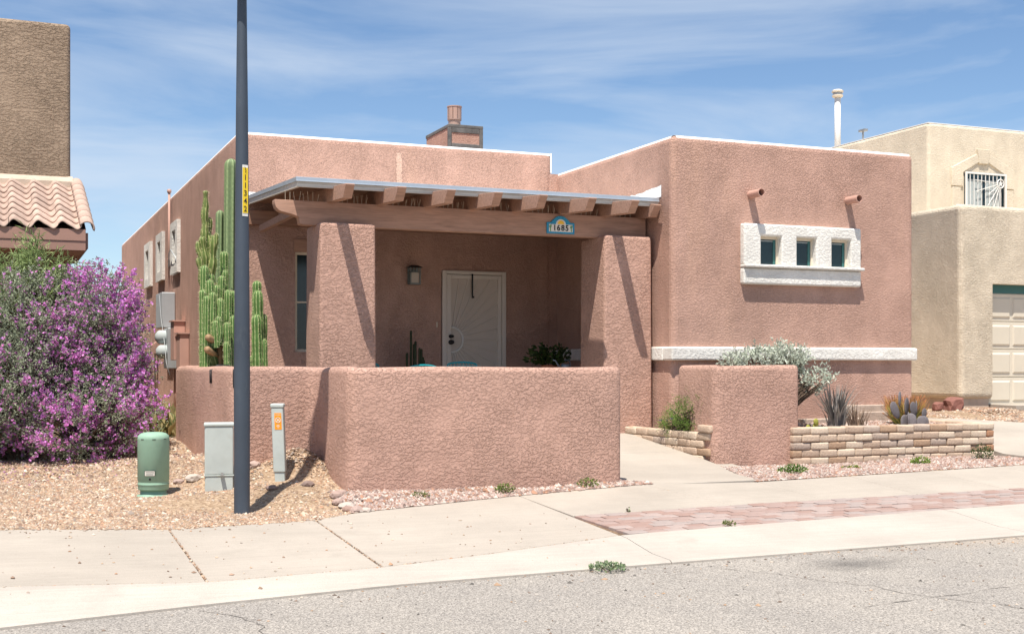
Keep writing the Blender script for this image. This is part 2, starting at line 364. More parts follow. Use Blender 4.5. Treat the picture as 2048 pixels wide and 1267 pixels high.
def stones(name, pts, size, palette, label, cat, mat='stone', flat=0.6):
    """loose stones: each a small irregular octahedron, one mesh"""
    n = len(pts); base = np.array([(1, 0, 0), (0.1, 1, 0), (-1, 0.1, 0), (0, -1, 0), (0.2, 0.1, 1), (0, 0, -1)], float)
    sc = size[:, None, None]*rng.uniform(0.65, 1.25, (n, 6, 1))
    an = rng.uniform(0, 2*math.pi, n); ca, sa = np.cos(an), np.sin(an)
    b0 = np.repeat(base[None], n, 0); x = b0[:, :, 0]*ca[:, None]-b0[:, :, 1]*sa[:, None]; y = b0[:, :, 0]*sa[:, None]+b0[:, :, 1]*ca[:, None]
    v = np.stack([x*rng.uniform(0.7, 1.2, (n, 1)), y, b0[:, :, 2]*flat], 2)*sc+pts[:, None, :]
    tri = np.array([(0, 1, 4), (1, 2, 4), (2, 3, 4), (3, 0, 4), (1, 0, 5), (2, 1, 5), (3, 2, 5), (0, 3, 5)])
    f = (np.arange(n)[:, None, None]*6+tri[None]).reshape(-1, 3)
    pal = np.asarray(palette); c = pal[rng.integers(0, len(pal), n)]*rng.uniform(0.7, 1.2, (n, 1))
    o = mesh_obj(name, v.reshape(-1, 3), f, M[mat], cols=np.repeat(np.clip(c, 0, 1), 6, 0))
    o['kind'] = 'stuff'; return tag(o, label, cat)

# ---------------------------------------------------------------- ground lines (plan u to the right along the house front, v away from the street)
r0 = interp([(-60, 7.2, -1.60), (-4, 7.4, -1.60), (0, 8.07, -1.60), (1.29, 8.33, -1.60), (2.65, 8.53, -1.60), (5, 8.62, -1.60), (8.8, 8.72, -1.60), (60, 8.9, -1.6)])
r1 = interp([(-60, 8.74, -1.47), (0, 8.74, -1.47), (1.33, 8.66, -1.52), (2.63, 8.80, -1.52), (3.65, 9.1, -1.52), (5.09, 9.53, -1.50), (7, 9.70, -1.50), (10.1, 9.98, -1.50), (60, 10.2, -1.5)])
bu = interp([(4.9, 10.45, -1.44), (7.07, 10.62, -1.44), (10.9, 10.77, -1.44), (60, 11, -1.44)])
r2 = interp([(-60, 10.9, -1.36), (0, 10.88, -1.36), (1.33, 10.78, -1.42), (2.62, 10.9, -1.42), (3.04, 11.2, -1.41), (4.95, 11.7, -1.375), (6.5, 11.83, -1.33), (7.9, 11.76, -1.35), (12.4, 12.2, -1.33), (14, 12.35, -1.32), (60, 13, -1.3)])
CP = np.array([(-8, 11, -1.38), (-3, 11, -1.37), (0, 11, -1.37), (1.34, 10.8, -1.43), (2.6, 10.9, -1.43), (2.97, 11.15, -1.42), (4.9, 11.69, -1.385), (6.5, 11.83, -1.345), (7.86, 11.7, -1.36),
    (11.8, 12.1, -1.34), (14, 12.3, -1.33), (3.23, 12, -1.31), (4.8, 12, -1.30), (6.3, 12, -1.275), (2.39, 13.3, -1.11), (2.75, 13.3, -1.13), (2.1, 14.5, -1.10), (2.2, 18, -1.09), (8.3, 13.2, -1.32), (12.86, 13.3, -1.325),
    (10, 13.3, -1.34), (1.44, 12.94, -1.36), (2.07, 12.84, -1.335), (2.7, 12.6, -1.29), (2.1, 11.65, -1.41), (0, 14, -1.28), (-4, 14, -1.25), (0, 16.4, -1.2), (-6, 17, -1.2), (1, 22, -1.12), (0, 30, -1.1), (2.5, 30, -1.1),
    (8, 17, -1.15), (5, 16, -1.2), (11, 17, -1.2), (13.6, 13.4, -1.36), (14.5, 14.2, -1.22), (17, 14.2, -1.22), (13.4, 15.3, -1.05), (15.2, 14.9, -1.05), (14.2, 16.3, -0.87), (15.5, 15.6, -0.94), (17, 15.2, -0.96), (16, 16.8, -0.81), (14, 17.4, -0.79), (14, 19, -0.78), (19, 17.3, -0.83), (19, 13, -1.38), (14, 30, -0.8), (25, 20, -0.8), (30, 40, -0.8), (-20, 30, -1.1), (0, 60, -1.0)])
R2U = np.array([-60, 0, 1.33, 2.62, 3.04, 4.95, 6.5, 7.9, 12.4, 14, 60]); R2V = np.array([r2(a) for a in R2U]); R2Z = np.array([r2(a, 2) for a in R2U])
def zy(u, v):
    u = np.asarray(u, float); v = np.asarray(v, float)
    d2 = (u[..., None]-CP[:, 0])**2+(v[..., None]-CP[:, 1])**2+0.02
    wt = d2**-1.6; z = (wt*CP[:, 2]).sum(-1)/wt.sum(-1)
    z = z+0.23*np.exp(-(((u-3.0)/0.33)**2+((v-13.12)/0.30)**2))+0.05*np.exp(-(((u-2.75)/0.5)**2+((v-12.5)/0.5)**2))
    z = z+0.012*np.sin(u*2.1+v*1.3)*np.sin(v*1.7-u)
    bk_ = np.interp(u, R2U, R2V); rz_ = np.interp(u, R2U, R2Z)+0.001; t_ = np.clip((v-bk_)/0.42, 0, 1); t_ = t_*t_*(3-2*t_)
    return rz_+(z-rz_)*t_
def ground():
    us = np.concatenate([[-400, -150, -60, -30, -15], np.arange(-9, 15, 0.16), [15.5, 16.2, 17, 18, 20, 24, 30, 50, 100, 400]])
    vs = np.concatenate([[-400, -60, 0, 5, 8, 9, 10], np.arange(10.5, 19.5, 0.14), np.arange(20, 40, 1.0), [50, 80, 150, 400]])
    U_, V_ = np.meshgrid(us, vs); z = zy(U_, V_)
    back = np.interp(U_, R2U, R2V)
    rz = np.interp(U_, R2U, [r2(a, 2) for a in R2U])
    z = np.where(V_ < back-0.01, rz-0.03, z)
    z = np.where(V_ < back-0.35, -1.58, z)
    z = np.where(V_ < 10.3, -1.9, z)
    z = np.where((U_ > 6.42) & (U_ < 8.75) & (V_ > 11.5) & (V_ < 15.8), np.minimum(z, np.interp(V_, [11.5, 12.6, 13.4, 15.3], [-1.6, -1.45, -1.42, -1.2])), z)
    n, m = z.shape; i = np.arange(n*m).reshape(n, m)
    f = np.stack([i[:-1, :-1], i[:-1, 1:], i[1:, 1:], i[1:, :-1]], -1).reshape(-1, 4)
    o = mesh_obj('ground', np.stack([U_, V_, z], -1).reshape(-1, 3), f, M['soil'], smooth=True); o['kind'] = 'structure'; tag(o, 'brown soil of the yards under the gravel', 'ground')
ground()
# road
us = np.concatenate([[-200, -60, -20], np.arange(-8, 20, 0.5), [25, 60, 200]])
v_, f_ = [], []
ks = (-60, -4, 0, 4, 7, 1e9)
for u in us:
    for k in ks: v_.append((u, r0(u)+0.03 if k > 1e8 else k, r0(u, 2)-0.02+(0.0 if k > 1e8 else 0.0)))
nk = len(ks)
for i in range(len(us)-1):
    for j in range(nk-1): f_.append((i*nk+j, (i+1)*nk+j, (i+1)*nk+j+1, i*nk+j+1))
road = mesh_obj('road', v_, f_, M['asphalt'], smooth=True, kind='structure'); tag(road, 'worn grey asphalt road with oil stain', 'road')
# rolled kerb of pale concrete in long casts
gut = bpy.data.objects.new('kerb', None); COL.objects.link(gut); gut['kind'] = 'structure'; tag(gut, 'pale concrete rolled kerb between road and sidewalk', 'kerb'); gut.location = (0, 8.6, -1.6)
cuts = [-40, -20, -8, -2.4, 4.985, 8.9, 12.8, 16.7, 40]
for a, b in zip(cuts[:-1], cuts[1:]):
    q = MB(); n = max(2, int((b-a)/0.25)) if b-a < 10 else 4; uu = np.linspace(a+0.004, b-0.004, n+1); rows = []
    for u in uu:
        p0, z0, p1, z1 = r0(u), r0(u, 2), r1(u)-0.006, r1(u, 2)
        rows.append([(u, p0-0.012, z0-0.16), (u, p0-0.012, z0-0.004), (u, p0+0.02, z0+0.012), (u, p0+(p1-p0)*0.35, z0+(z1-z0)*0.22), (u, p0+(p1-p0)*0.65, z0+(z1-z0)*0.62), (u, p0+(p1-p0)*0.86, z0+(z1-z0)*0.93), (u, p1, z1), (u, p1, z1-0.16)])
    m_ = len(rows[0]); q.add([p for r in rows for p in r], [(i*m_+j, (i+1)*m_+j, (i+1)*m_+j+1, i*m_+j+1) for i in range(n) for j in range(m_-1)]+[tuple(range(m_)), tuple(range(n*m_, (n+1)*m_))[::-1]])
    q.build('kerb_section', M['gutter'], gut, smooth=False)
# sidewalk: slabs over a dirt bed
bed = MB()
uu = np.concatenate([[-60, -20], np.arange(-8, 20, 0.4), [60]])
for i in range(len(uu)-1):
    a, b = uu[i], uu[i+1]
    bed.add([(a, r1(a)-0.05, r1(a, 2)-0.022), (b, r1(b)-0.05, r1(b, 2)-0.022), (b, r2(b)-0.01, r2(b, 2)-0.022), (a, r2(a)-0.01, r2(a, 2)-0.022)], [(0, 1, 2, 3)])
walk = bed.build('sidewalk', M['joint']); walk['kind'] = 'structure'; tag(walk, 'pale concrete sidewalk of large slabs with dirt in the joints', 'sidewalk')
def slab(name, lo, hi, parent, mat, th=0.09, gap=0.0):
    """lo, hi: polylines (u,v,z) from left to right along front and back edge"""
    q = MB(); top = lo+hi[::-1]; n = len(top); v = top+[(a, b, c-th) for a, b, c in top]
    k = len(lo)
    fs = [(i, i+1, 2*k-2-i, 2*k-1-i) for i in range(k-1)]+[tuple(range(n, 2*n))[::-1]]+[(i, (i+1) % n, (i+1) % n+n, i+n)[::-1] for i in range(n)]
    q.add(v, fs); o = q.build(name, mat, parent); md = o.modifiers.new('bevel', 'BEVEL'); md.width = 0.006; md.segments = 1; md.limit_method = 'ANGLE'; md.angle_limit = math.radians(60)
    return o
def line(fn, a, b, dv=0.0, n=6):
    return [(u, fn(u)+dv, fn(u, 2)) for u in np.linspace(a, b, n)]
J = [-12, -9.4, -6.8, -4.0, -1.3, 1.33, 2.63]
for a, b in zip(J[:-1], J[1:]): slab('slab', line(r1, a+0.009, b-0.009, 0.022), line(r2, a+0.006, b-0.006), walk, M['concrete'])
slab('slab', line(r1, 2.645, 4.985, 0.022, 8), line(r2, 2.642, 4.955, 0, 8), walk, M['concrete'])
def lerp3(a, b, t): return tuple(a[i]+(b[i]-a[i])*t for i in range(3))
slab('slab', line(bu, 4.995, 6.83, 0.006), [lerp3((4.968, 11.71, -1.375), (6.50, 11.83, -1.33), t) for t in np.linspace(0, 1, 6)], walk, M['concrete'])
slab('slab', line(bu, 6.848, 8.0, 0.006), [lerp3((6.515, 11.83, -1.33), (7.92, 11.76, -1.35), t) for t in np.linspace(0, 1, 6)], walk, M['concrete'])
JJ = [8.0, 9.3, 10.6, 11.9, 13.2, 14.5, 15.8, 18]
for a, b in zip(JJ[:-1], JJ[1:]):
    slab('slab', line(bu, a+0.006, b-0.006, 0.006), line(r2, a+0.006-(0.08 if a == 8.0 else 0), b-0.006), walk, M['concrete'])
# front path climbing to the porch
PZ = [(11.7, -1.335), (12.6, -1.325), (13.4, -1.27), (15.3, -1.0), (15.8, -0.99), (19, -0.99)]
def pz(v): return float(np.interp(v, [p[0] for p in PZ], [p[1] for p in PZ]))
path = MB().add([(6.35, 11.83, -1.42), (8.0, 11.76, -1.42), (8.36, 13.4, -1.36), (8.25, 15.4, -1.09), (6.35, 15.4, -1.09)], [(0, 1, 2, 3, 4)]).build('path', M['joint'])
path['kind'] = 'structure'; tag(path, 'pale concrete front path rising beside the block planter', 'path')
pr = interp([(11.77, 7.93), (13.4, 8.36), (15.4, 8.25)])
pv = [11.845, 12.93, 14.1, 14.75, 15.5]
for a, b in zip(pv[:-1], pv[1:]):
    vv = np.linspace(a+0.004, b-0.004, 4)
    slab('slab', [(6.36, v, pz(v)) for v in vv], [(pr(v)+0.02, v, pz(v)) for v in vv], path, M['concrete'], 0.1)
yard = MB()
vv = np.linspace(12.1, 18.85, 20)
for a, b in zip(vv[:-1], vv[1:]): yard.add([(2.4, a, pz(a)-0.03), (8.66, a, pz(a)-0.03), (8.66, b, pz(b)-0.03), (2.4, b, pz(b)-0.03)], [(0, 1, 2, 3)])
yo = yard.build('courtyard_floor', M['concrete']); yo['kind'] = 'structure'; tag(yo, 'concrete courtyard floor behind the low wall', 'floor')
# brick pavers strip
strip = MB()
uu = np.arange(5.0, 18, 0.5)
for a, b in zip(uu[:-1], uu[1:]): strip.add([(a, r1(a), -1.545), (b, r1(b), -1.545), (b, bu(b), -1.485), (a, bu(a), -1.485)], [(0, 1, 2, 3)])
so_ = strip.build('brick_paving', M['joint']); so_['kind'] = 'structure'; tag(so_, 'strip of rose brick pavers between kerb and sidewalk', 'paving')
pm = []
for m_ in PAV:
    q = MB().box(-0.1015, -0.0485, -0.03, 0.1015, 0.0485, 0.03); me_o = q.build('brick', m_); 
    bm = bmesh.new(); bm.from_mesh(me_o.data); bmesh.ops.bevel(bm, geom=bm.edges[:], offset=0.004, segments=1, affect='EDGES'); bm.to_mesh(me_o.data); bm.free(); pm.append(me_o.data); bpy.data.objects.remove(me_o)
cnt = 0
nrow = 8
for row in range(nrow):
    t = (row+0.5)/nrow; u = 5.0+(1-t)*0.09-(0.107 if row % 2 else 0); first = bool(row % 2)
    while u < 13.2 and cnt < 330:
        cu = u+0.107
        if True:
            wv = bu(cu)-r1(cu); v = r1(cu)+wv*t; z = r1(cu, 2)+(bu(cu, 2)-r1(cu, 2))*t
            o = bpy.data.objects.new('brick', random.choice(pm)); COL.objects.link(o); o.parent = so_
            o.location = (cu, v, z-0.03+random.uniform(-0.004, 0.005)); o.scale = (0.48 if first else 1, wv/nrow/0.1045, 1); o.location.x += 0.053 if first else 0; first = False
            o.rotation_euler = (math.atan2(0.06, wv)+random.uniform(-.012, .012), random.uniform(-.01, .01), math.atan2(r1(cu+.1)-r1(cu-.1), 0.2)*0.8+random.uniform(-.012, .012)); cnt += 1
        u += 0.2125
for k, pl_ in enumerate(([(5.25, 8.25), (5.5, 7.9), (5.62, 7.55), (5.85, 7.2), (5.9, 6.8), (6.2, 6.3), (6.3, 5.8)], [(6.9, 8.2), (7.3, 7.7), (7.9, 7.3), (8.3, 6.9), (8.9, 6.6)], [(1.2, 8.2), (1.5, 7.7), (1.45, 7.3), (1.9, 6.9)], [(5.3, 6.62), (6.2, 6.72), (7.2, 6.9), (8.6, 7.2), (10, 7.45)])):
    q = MB(); pp_ = []
    for (a0, b0), (a1, b1) in zip(pl_[:-1], pl_[1:]):
        for t in range(6): pp_.append((a0+(a1-a0)*t/6+random.uniform(-.025, .025), b0+(b1-b0)*t/6+random.uniform(-.025, .025)))
    for i, (a0, b0) in enumerate(pp_):
        wd_ = random.uniform(0.0015, 0.005) if k < 3 else random.uniform(0.008, 0.03); q.add([(a0-wd_, b0, -1.616), (a0+wd_, b0+wd_*0.6, -1.616)], [])
    q.f = [(2*i, 2*i+1, 2*i+3, 2*i+2) for i in range(len(pp_)-1)]
    q.build('crack', M['crack'], road)
# ---------------------------------------------------------------- the pink house
U0, U1, UW = 3.34, 8.70, 12.95
house = thing('adobe_house', 'single-storey pink stucco house with timber porch and white window surrounds', 'house', (8.0, 18.9, -1.0))
MB().box(8.55, 18.95, -1.6, UW-0.03, 38.1, 3.02).build('wall', M['stucco'], house)
MB().box(8.5, 18.862, -1.6, 8.78, 22, 3.185).build('wall', M['stucco'], house)
main = MB().box(U0, 18.85, -1.6, 8.6, 38.2, 3.53).build('wall', M['stucco'], house, bevel=0.09, seg=4)
wing = MB().box(U1, 15.0, -1.6, UW, 22.6, 3.20).build('wall', M['stucco'], house, bevel=0.09, seg=4)
bake(main); bake(wing)
SW = [(30.1, 31.35), (27.75, 28.9), (25.25, 26.35)]
cut(main, [(4.225, 18.5, 0.17, 5.05, 19.1, 1.72), (6.62, 18.5, -0.9, 7.75, 18.97, 1.47)]+[(3.0, a+0.32, 2.02, 3.62, b-0.30, 2.70) for a, b in SW])
WX = [(10.10, 10.47), (10.72, 11.08), (11.34, 11.70)]
cut(wing, [(a, 14.8, 1.40, b, 15.16, 1.83) for a, b in WX])
# parapet coating: thin white skin with a ragged lip
def coat(pts, z, wid, parent, name='parapet_coating'):
    """pts: outer edge polyline (u,v) with inward normals; builds a lip strip"""
    q = MB()
    for (ax, ay), (bx, by), (nx, ny) in pts:
        n = max(4, int(math.hypot(bx-ax, by-ay)/0.05)); rows = []
        for i in range(n+1):
            t = i/n; x = ax+(bx-ax)*t; y = ay+(by-ay)*t; lip = 0.010+0.018*random.random()**2+(0.05 if random.random() < 0.02 else 0)
            rows.append([(x+nx*0.018, y+ny*0.018, z-0.028-lip), (x+nx*0.022, y+ny*0.022, z-0.018), (x+nx*0.04, y+ny*0.04, z-0.006), (x+nx*0.085, y+ny*0.085, z+0.006), (x+nx*wid, y+ny*wid, z+0.006)])
        m_ = 5; q.add([p for r in rows for p in r], [(i*m_+j, (i+1)*m_+j, (i+1)*m_+j+1, i*m_+j+1) for i in range(n) for j in range(m_-1)])
    return q.build(name, M['coat'], parent, smooth=True)
coat([((U0+0.07, 18.85), (8.57, 18.85), (0, 1)), ((U0, 38.1), (U0, 18.93), (1, 0))], 3.53, 0.3, house)
coat([((U1+0.07, 15.0), (UW-0.07, 15.0), (0, 1)), ((U1, 18.9), (U1, 15.07), (1, 0))], 3.20, 0.3, house)
# step where the front parapet stops at the wing
MB().box(8.578, 18.865, 3.2, 8.604, 19.2, 3.533).build('parapet_coating', M['coat'], house, bevel=0.006)
# porch side of the wing: belt course on both faces
belt = MB().box(U1-0.05, 14.925, 0.033, UW+0.014, 15.2, 0.226).build('belt_course', M['white_stucco'], house, bevel=0.03, seg=3)
MB().box(U1-0.048, 15.203, 0.033, U1+0.1, 18.848, 0.226).build('belt_course', M['white_stucco'], house, bevel=0.02, seg=3)
# wing window group
def surround():
    x0, x1, z1 = 9.82, 11.88, 2.0
    o = MB().box(x0, 14.90, 1.40, x1, 15.06, z1).build('window_surround', M['white_stucco'], house)
    cut(o, [(a+0.01, 14.8, 1.3, b-0.01, 15.2, 1.825) for a, b in WX])
    md = o.modifiers.new('bevel', 'BEVEL'); md.width = 0.03; md.segments = 3; md.limit_method = 'ANGLE'; o.data.polygons.foreach_set('use_smooth', [True]*len(o.data.polygons)); o.modifiers.new('wn', 'WEIGHTED_NORMAL')
    MB().box(x0-0.004, 14.85, 1.365, x1+0.03, 15.04, 1.412).build('window_sill', M['white_stucco'], house, bevel=0.018, seg=3)
    MB().box(x0-0.003, 14.905, 1.128, x1+0.004, 15.04, 1.363).build('window_apron', M['white_stucco'], house, bevel=0.03, seg=3)
surround()
for a, b in WX:
    fr = MB(); 
    fr.box(a, 15.005, 1.79, b, 15.045, 1.828).box(a, 15.005, 1.402, b, 15.045, 1.425).box(a, 15.004, 1.4255, a+0.022, 15.044, 1.7895).box(b-0.036, 15.004, 1.4255, b, 15.044, 1.7895)
    fo = fr.build('window', M['cream_paint'], house, bevel=0.004)
    MB().box(a+0.023, 15.032, 1.426, b-0.037, 15.04, 1.789).build('pane', M['glass'], fo)
    MB().box(b-0.08, 15.024, 1.426, b-0.038, 15.031, 1.789).build('sash', M['teal_trim'], fo)
    MB().box(a+0.024, 15.026, 1.76, b-0.081, 15.031, 1.772).build('sash', M['curtain'], fo)
# roof drain spouts
for x in (9.99, 11.70):
    q = MB(); ring = []
    n = 20
    for rr, y in ((0.058, 15.05), (0.058, 14.72), (0.049, 14.72), (0.049, 15.03)):
        ring += [(x+rr*math.cos(2*math.pi*k/n), y, 2.42+rr*math.sin(2*math.pi*k/n)) for k in range(n)]
    q.add(ring, [(i*n+k, i*n+(k+1) % n, (i+1)*n+(k+1) % n, (i+1)*n+k) for i in range(3) for k in range(n)]+[tuple(range(3*n, 4*n))])
    q.build('drain_spout', M['pipe'], house, smooth=False)
# side windows on the long left wall
for a, b in SW:
    z0, z1 = 1.82, 2.88; q = MB()
    q.box(U0-0.07, a, z0, U0+0.03, b, 2.02).box(U0-0.07, a, 2.70, U0+0.03, b, z1).box(U0-0.07, a, 2.02, U0+0.03, a+0.32, 2.70).box(U0-0.07, b-0.30, 2.02, U0+0.03, b, 2.70)
    s_ = q.build('window_surround', M['white_stucco'], house)
    MB().box(U0+0.05, a+0.30, 2.0, U0+0.09, b-0.28, 2.72).build('pane', M['curtain'], s_)
# porch window beside the left column
wf = MB().box(4.225, 18.90, 0.17, 4.265, 18.98, 1.72).box(4.266, 18.90, 1.68, 5.05, 18.98, 1.72).box(4.266, 18.90, 0.17, 5.05, 18.98, 0.21).box(4.266, 18.905, 0.93, 5.05, 18.975, 0.955).build('window', M['cream_paint'], house)
MB().box(4.267, 18.95, 0.212, 5.05, 18.965, 1.678).build('pane', M['glass'], wf)
MB().box(4.20, 18.82, 1.73, 5.08, 18.88, 1.92).build('lintel', M['wood'], house, bevel=0.01)
# front door with a sunburst security screen
door = MB().box(6.672, 18.86, -0.72, 7.705, 18.93, 1.44).build('door', M['mesh_paint'], house)
fr = MB().box(6.63, 18.80, -0.74, 6.70, 18.855, 1.50).box(7.675, 18.80, -0.74, 7.745, 18.855, 1.50).box(6.701, 18.80, 1.445, 7.674, 18.855, 1.50).build('door_frame', M['door_paint'], house, bevel=0.006)
st = MB().box(6.708, 18.822, -0.70, 6.785, 18.858, 1.435).box(7.61, 18.822, -0.70, 7.668, 18.858, 1.435).box(6.786, 18.822, 1.375, 7.609, 18.858, 1.435).box(6.786, 18.822, -0.70, 7.609, 18.858, -0.60).build('screen_frame', M['door_paint'], door, bevel=0.004)
SC = (6.79, 0.375); RA = 0.205
q = MB()
arc = [(SC[0]+RA*math.cos(t), 18.84, SC[1]+RA*math.sin(t)) for t in np.linspace(-math.pi/2, math.pi/2, 20)]
q.tube(arc, 0.02, 6); q.build('sun_arc', M['white'], door, smooth=True)
for deg in (82, 73, 64, 55, 46, 37, 26, 14, 0, -14, -27, -38, -48, -57, -66, -75, -83):
    t = math.radians(deg); c_, s_ = math.cos(t), math.sin(t)
    k = min((7.61-SC[0])/max(c_, 1e-6), ((1.375-SC[1])/s_ if s_ > 1e-6 else 1e9), ((-0.60-SC[1])/s_ if s_ < -1e-6 else 1e9))
    MB().tube([(SC[0]+RA*c_, 18.842, SC[1]+RA*s_), (SC[0]+k*c_, 18.842, SC[1]+k*s_)], 0.009, 5).build('sun_ray', M['door_paint'], door)
for z, r in ((0.43, 0.033), (0.335, 0.04)):
    q = MB(); n = 18
    q.add([(6.775+rr*math.cos(2*math.pi*k/n), y, z+rr*math.sin(2*math.pi*k/n)) for rr, y in ((r, 18.825), (r, 18.80), (r*0.6, 18.785), (r*0.55, 18.75), (r*0.8, 18.735), (r*0.6, 18.715)) for k in range(n)],
          [(i*n+k, i*n+(k+1) % n, (i+1)*n+(k+1) % n, (i+1)*n+k) for i in range(5) for k in range(n)]+[tuple(range(5*n, 6*n))])
    q.build('door_knob', M['black'], door, smooth=True)
MB().box(7.13, 18.79, 1.06, 7.155, 18.797, 1.455).box(7.13, 18.765, 1.055, 7.155, 18.7965, 1.0595).box(7.13, 18.765, 1.06, 7.165, 18.77, 1.09).build('wreath_hanger', M['black'], door)
MB().box(6.535, 18.83, 0.575, 6.555, 18.86, 0.66).build('door_bell', M['cream_paint'], house, bevel=0.004)
# porch columns: battered stucco
def column(a, b, parent):
    v0, v1 = 15.46, 16.24; zt = 1.81; q = MB()
    lo = [(a-0.015, v0-0.008), (b+0.01, v0-0.008), (b+0.01, v1+0.02), (a-0.015, v1+0.02)]; hi = [(a, v0), (b, v0), (b, v1), (a, v1)]
    rows = []
    for t in (0, 0.25, 0.5, 0.75, 1): rows.append([(lo[k][0]+(hi[k][0]-lo[k][0])*t, lo[k][1]+(hi[k][1]-lo[k][1])*t, -1.3+(zt+1.3)*t) for k in range(4)])
    q.add([p for r in rows for p in r], [(i*4+k, i*4+(k+1) % 4, (i+1)*4+(k+1) % 4, (i+1)*4+k) for i in range(4) for k in range(4)]+[(3, 2, 1, 0), (16, 17, 18, 19)])
    return q.build('column', M['stucco_low'], parent, bevel=0.045, seg=3)
column(3.79, 4.53, house); column(7.87, 8.63, house)
# porch beam with a carved end
prof = [(8.66, 1.785), (3.62, 1.785)]+[(3.62-0.03-0.02*math.sin(t), 1.785+0.10*t/1.57) for t in np.linspace(0.2, 1.57, 5)]+[(3.55-0.21*(t), 1.90+0.045*t) for t in (0.35, 0.7, 1.0)]+[(3.30, 1.965), (3.268, 2.0), (3.255, 2.05), (3.255, 2.098), (8.66, 2.098)]
MB().prism(prof, lambda p, q_, t: (p, t, q_), 15.70, 15.86).build('beam', M['wood'], house, bevel=0.006)
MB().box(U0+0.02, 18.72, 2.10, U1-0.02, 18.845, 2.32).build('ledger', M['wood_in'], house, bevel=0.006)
MB().box(3.64, 15.95, 1.99, 3.72, 18.71, 2.09).build('side_beam', M['wood'], house, bevel=0.005)
RZ = lambda v: 2.092+(v-15.78)*0.052       # underside of the rafters
rpos = [3.99, 4.66, 5.32, 5.97, 6.61, 7.33, 7.98, 8.58]
for i, u in enumerate(rpos):
    last = i == len(rpos)-1
    vt = 14.74 if not last else 15.2; h = 0.185
    pr_ = [(18.715, RZ(18.715)), (vt+0.13, RZ(vt+0.13)), (vt, RZ(vt)+0.155), (vt, RZ(vt)+h-0.012), (15.30, RZ(15.30)+h), (18.715, RZ(18.715)+h)]
    MB().prism(pr_, lambda p, q_, t: (t, p, q_), u-0.058, u+0.058).build('rafter', M['wood'], house, bevel=0.006)
zr = lambda v: RZ(v)+0.186
u = 3.50
for k, v in enumerate(np.arange(15.38, 18.7, 0.148)):
    MB().add([(3.50, v, zr(v)), (8.66, v, zr(v)), (8.66, v+0.142, zr(v+.142)), (3.50, v+0.142, zr(v+.142)), (3.50, v, zr(v)+.02), (8.66, v, zr(v)+.02), (8.66, v+0.142, zr(v+.142)+.02), (3.50, v+0.142, zr(v+.142)+.02)],
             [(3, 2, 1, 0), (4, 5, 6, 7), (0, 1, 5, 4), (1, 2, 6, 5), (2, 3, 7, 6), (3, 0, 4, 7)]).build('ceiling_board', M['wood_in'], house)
# fascia boards, drip edge, roof sheet
MB().box(3.46, 15.335, 2.222, 8.66, 15.372, 2.292).build('fascia', M['fascia'], house, bevel=0.003)
MB().add([(3.46, 15.373, 2.222), (3.50, 15.373, 2.222), (3.50, 18.85, 2.405), (3.46, 18.85, 2.405), (3.46, 15.373, 2.292), (3.50, 15.373, 2.292), (3.50, 18.85, 2.475), (3.46, 18.85, 2.475)], [(3, 2, 1, 0), (4, 5, 6, 7), (0, 1, 5, 4), (1, 2, 6, 5), (2, 3, 7, 6), (3, 0, 4, 7)]).build('fascia', M['fascia'], house)
MB().box(3.445, 15.32, 2.293, 8.67, 15.385, 2.347).box(3.445, 15.308, 2.288, 8.67, 15.319, 2.30).build('drip_edge', M['galv'], house, bevel=0.003)
MB().add([(3.445, 15.386, 2.293), (3.52, 15.386, 2.293), (3.52, 18.85, 2.476), (3.445, 18.85, 2.476), (3.445, 15.386, 2.347), (3.52, 15.386, 2.347), (3.52, 18.85, 2.53), (3.445, 18.85, 2.53)], [(3, 2, 1, 0), (4, 5, 6, 7), (0, 1, 5, 4), (1, 2, 6, 5), (2, 3, 7, 6), (3, 0, 4, 7)]).build('drip_edge', M['galv'], house)
MB().add([(3.521, 15.386, 2.30), (8.67, 15.386, 2.30), (8.67, 18.85, 2.48), (3.521, 18.85, 2.48), (3.521, 15.386, 2.34), (8.67, 15.386, 2.34), (8.67, 18.85, 2.52), (3.521, 18.85, 2.52)], [(3, 2, 1, 0), (4, 5, 6, 7), (0, 1, 5, 4), (1, 2, 6, 5), (2, 3, 7, 6), (3, 0, 4, 7)]).build('porch_roof', M['coat'], house)
# roof coating brushed up the walls
q = MB(); n = 40
lo = [(U1-0.006, 15.31+(18.84-15.31)*i/n, 2.36+(18.84-15.31)*i/n*0.052) for i in range(n+1)]
hi = [(U1-0.004, p[1], p[2]+0.13*math.exp(-i/9)+0.03+0.02*random.random()) for i, p in enumerate(lo)]
q.add(lo+hi, [(i, i+1, n+2+i, n+1+i) for i in range(n)]); q.build('wall_coating', M['coat'], house)
q = MB(); lo = [(3.36+i*0.135, 18.843, 2.52) for i in range(n)]; hi = [(p[0], 18.842, 2.60+0.03*random.random()) for p in lo]
q.add(lo+hi, [(i, i+1, n+i+1, n+i) for i in range(n-1)]); q.build('wall_coating', M['coat'], house)
q = MB()
for a, b in zip(rpos[:-1], rpos[1:]):
    q = MB(); k = a+0.11
    while k < b-0.1:
        for s_ in (-1, 1): q.tube([(k, 15.74, 2.09), (k+random.uniform(-.02, .02), 15.74+s_*0.03, 2.09+random.uniform(.09, .14))], 0.0022, 4, False)
        k += random.uniform(0.05, 0.10)
    q.build('bird_spikes', M['cream_paint'], house, kind='stuff')
q = MB(); k = 3.40
while k < 3.85:
    q.tube([(k, 15.74, 2.09), (k+random.uniform(-.03, .03), 15.73, 2.09+random.uniform(.1, .15))], 0.0022, 4, False); k += 0.06
q.build('bird_spikes', M['cream_paint'], house, kind='stuff')
q = MB(); n = 30; pl2 = [(5.86+random.uniform(-.012, .012), 18.846, 2.56+0.80*i/n) for i in range(n+1)]; pr2 = [(5.95+random.uniform(-.012, .012), 18.846, 2.56+0.80*i/n) for i in range(n+1)]
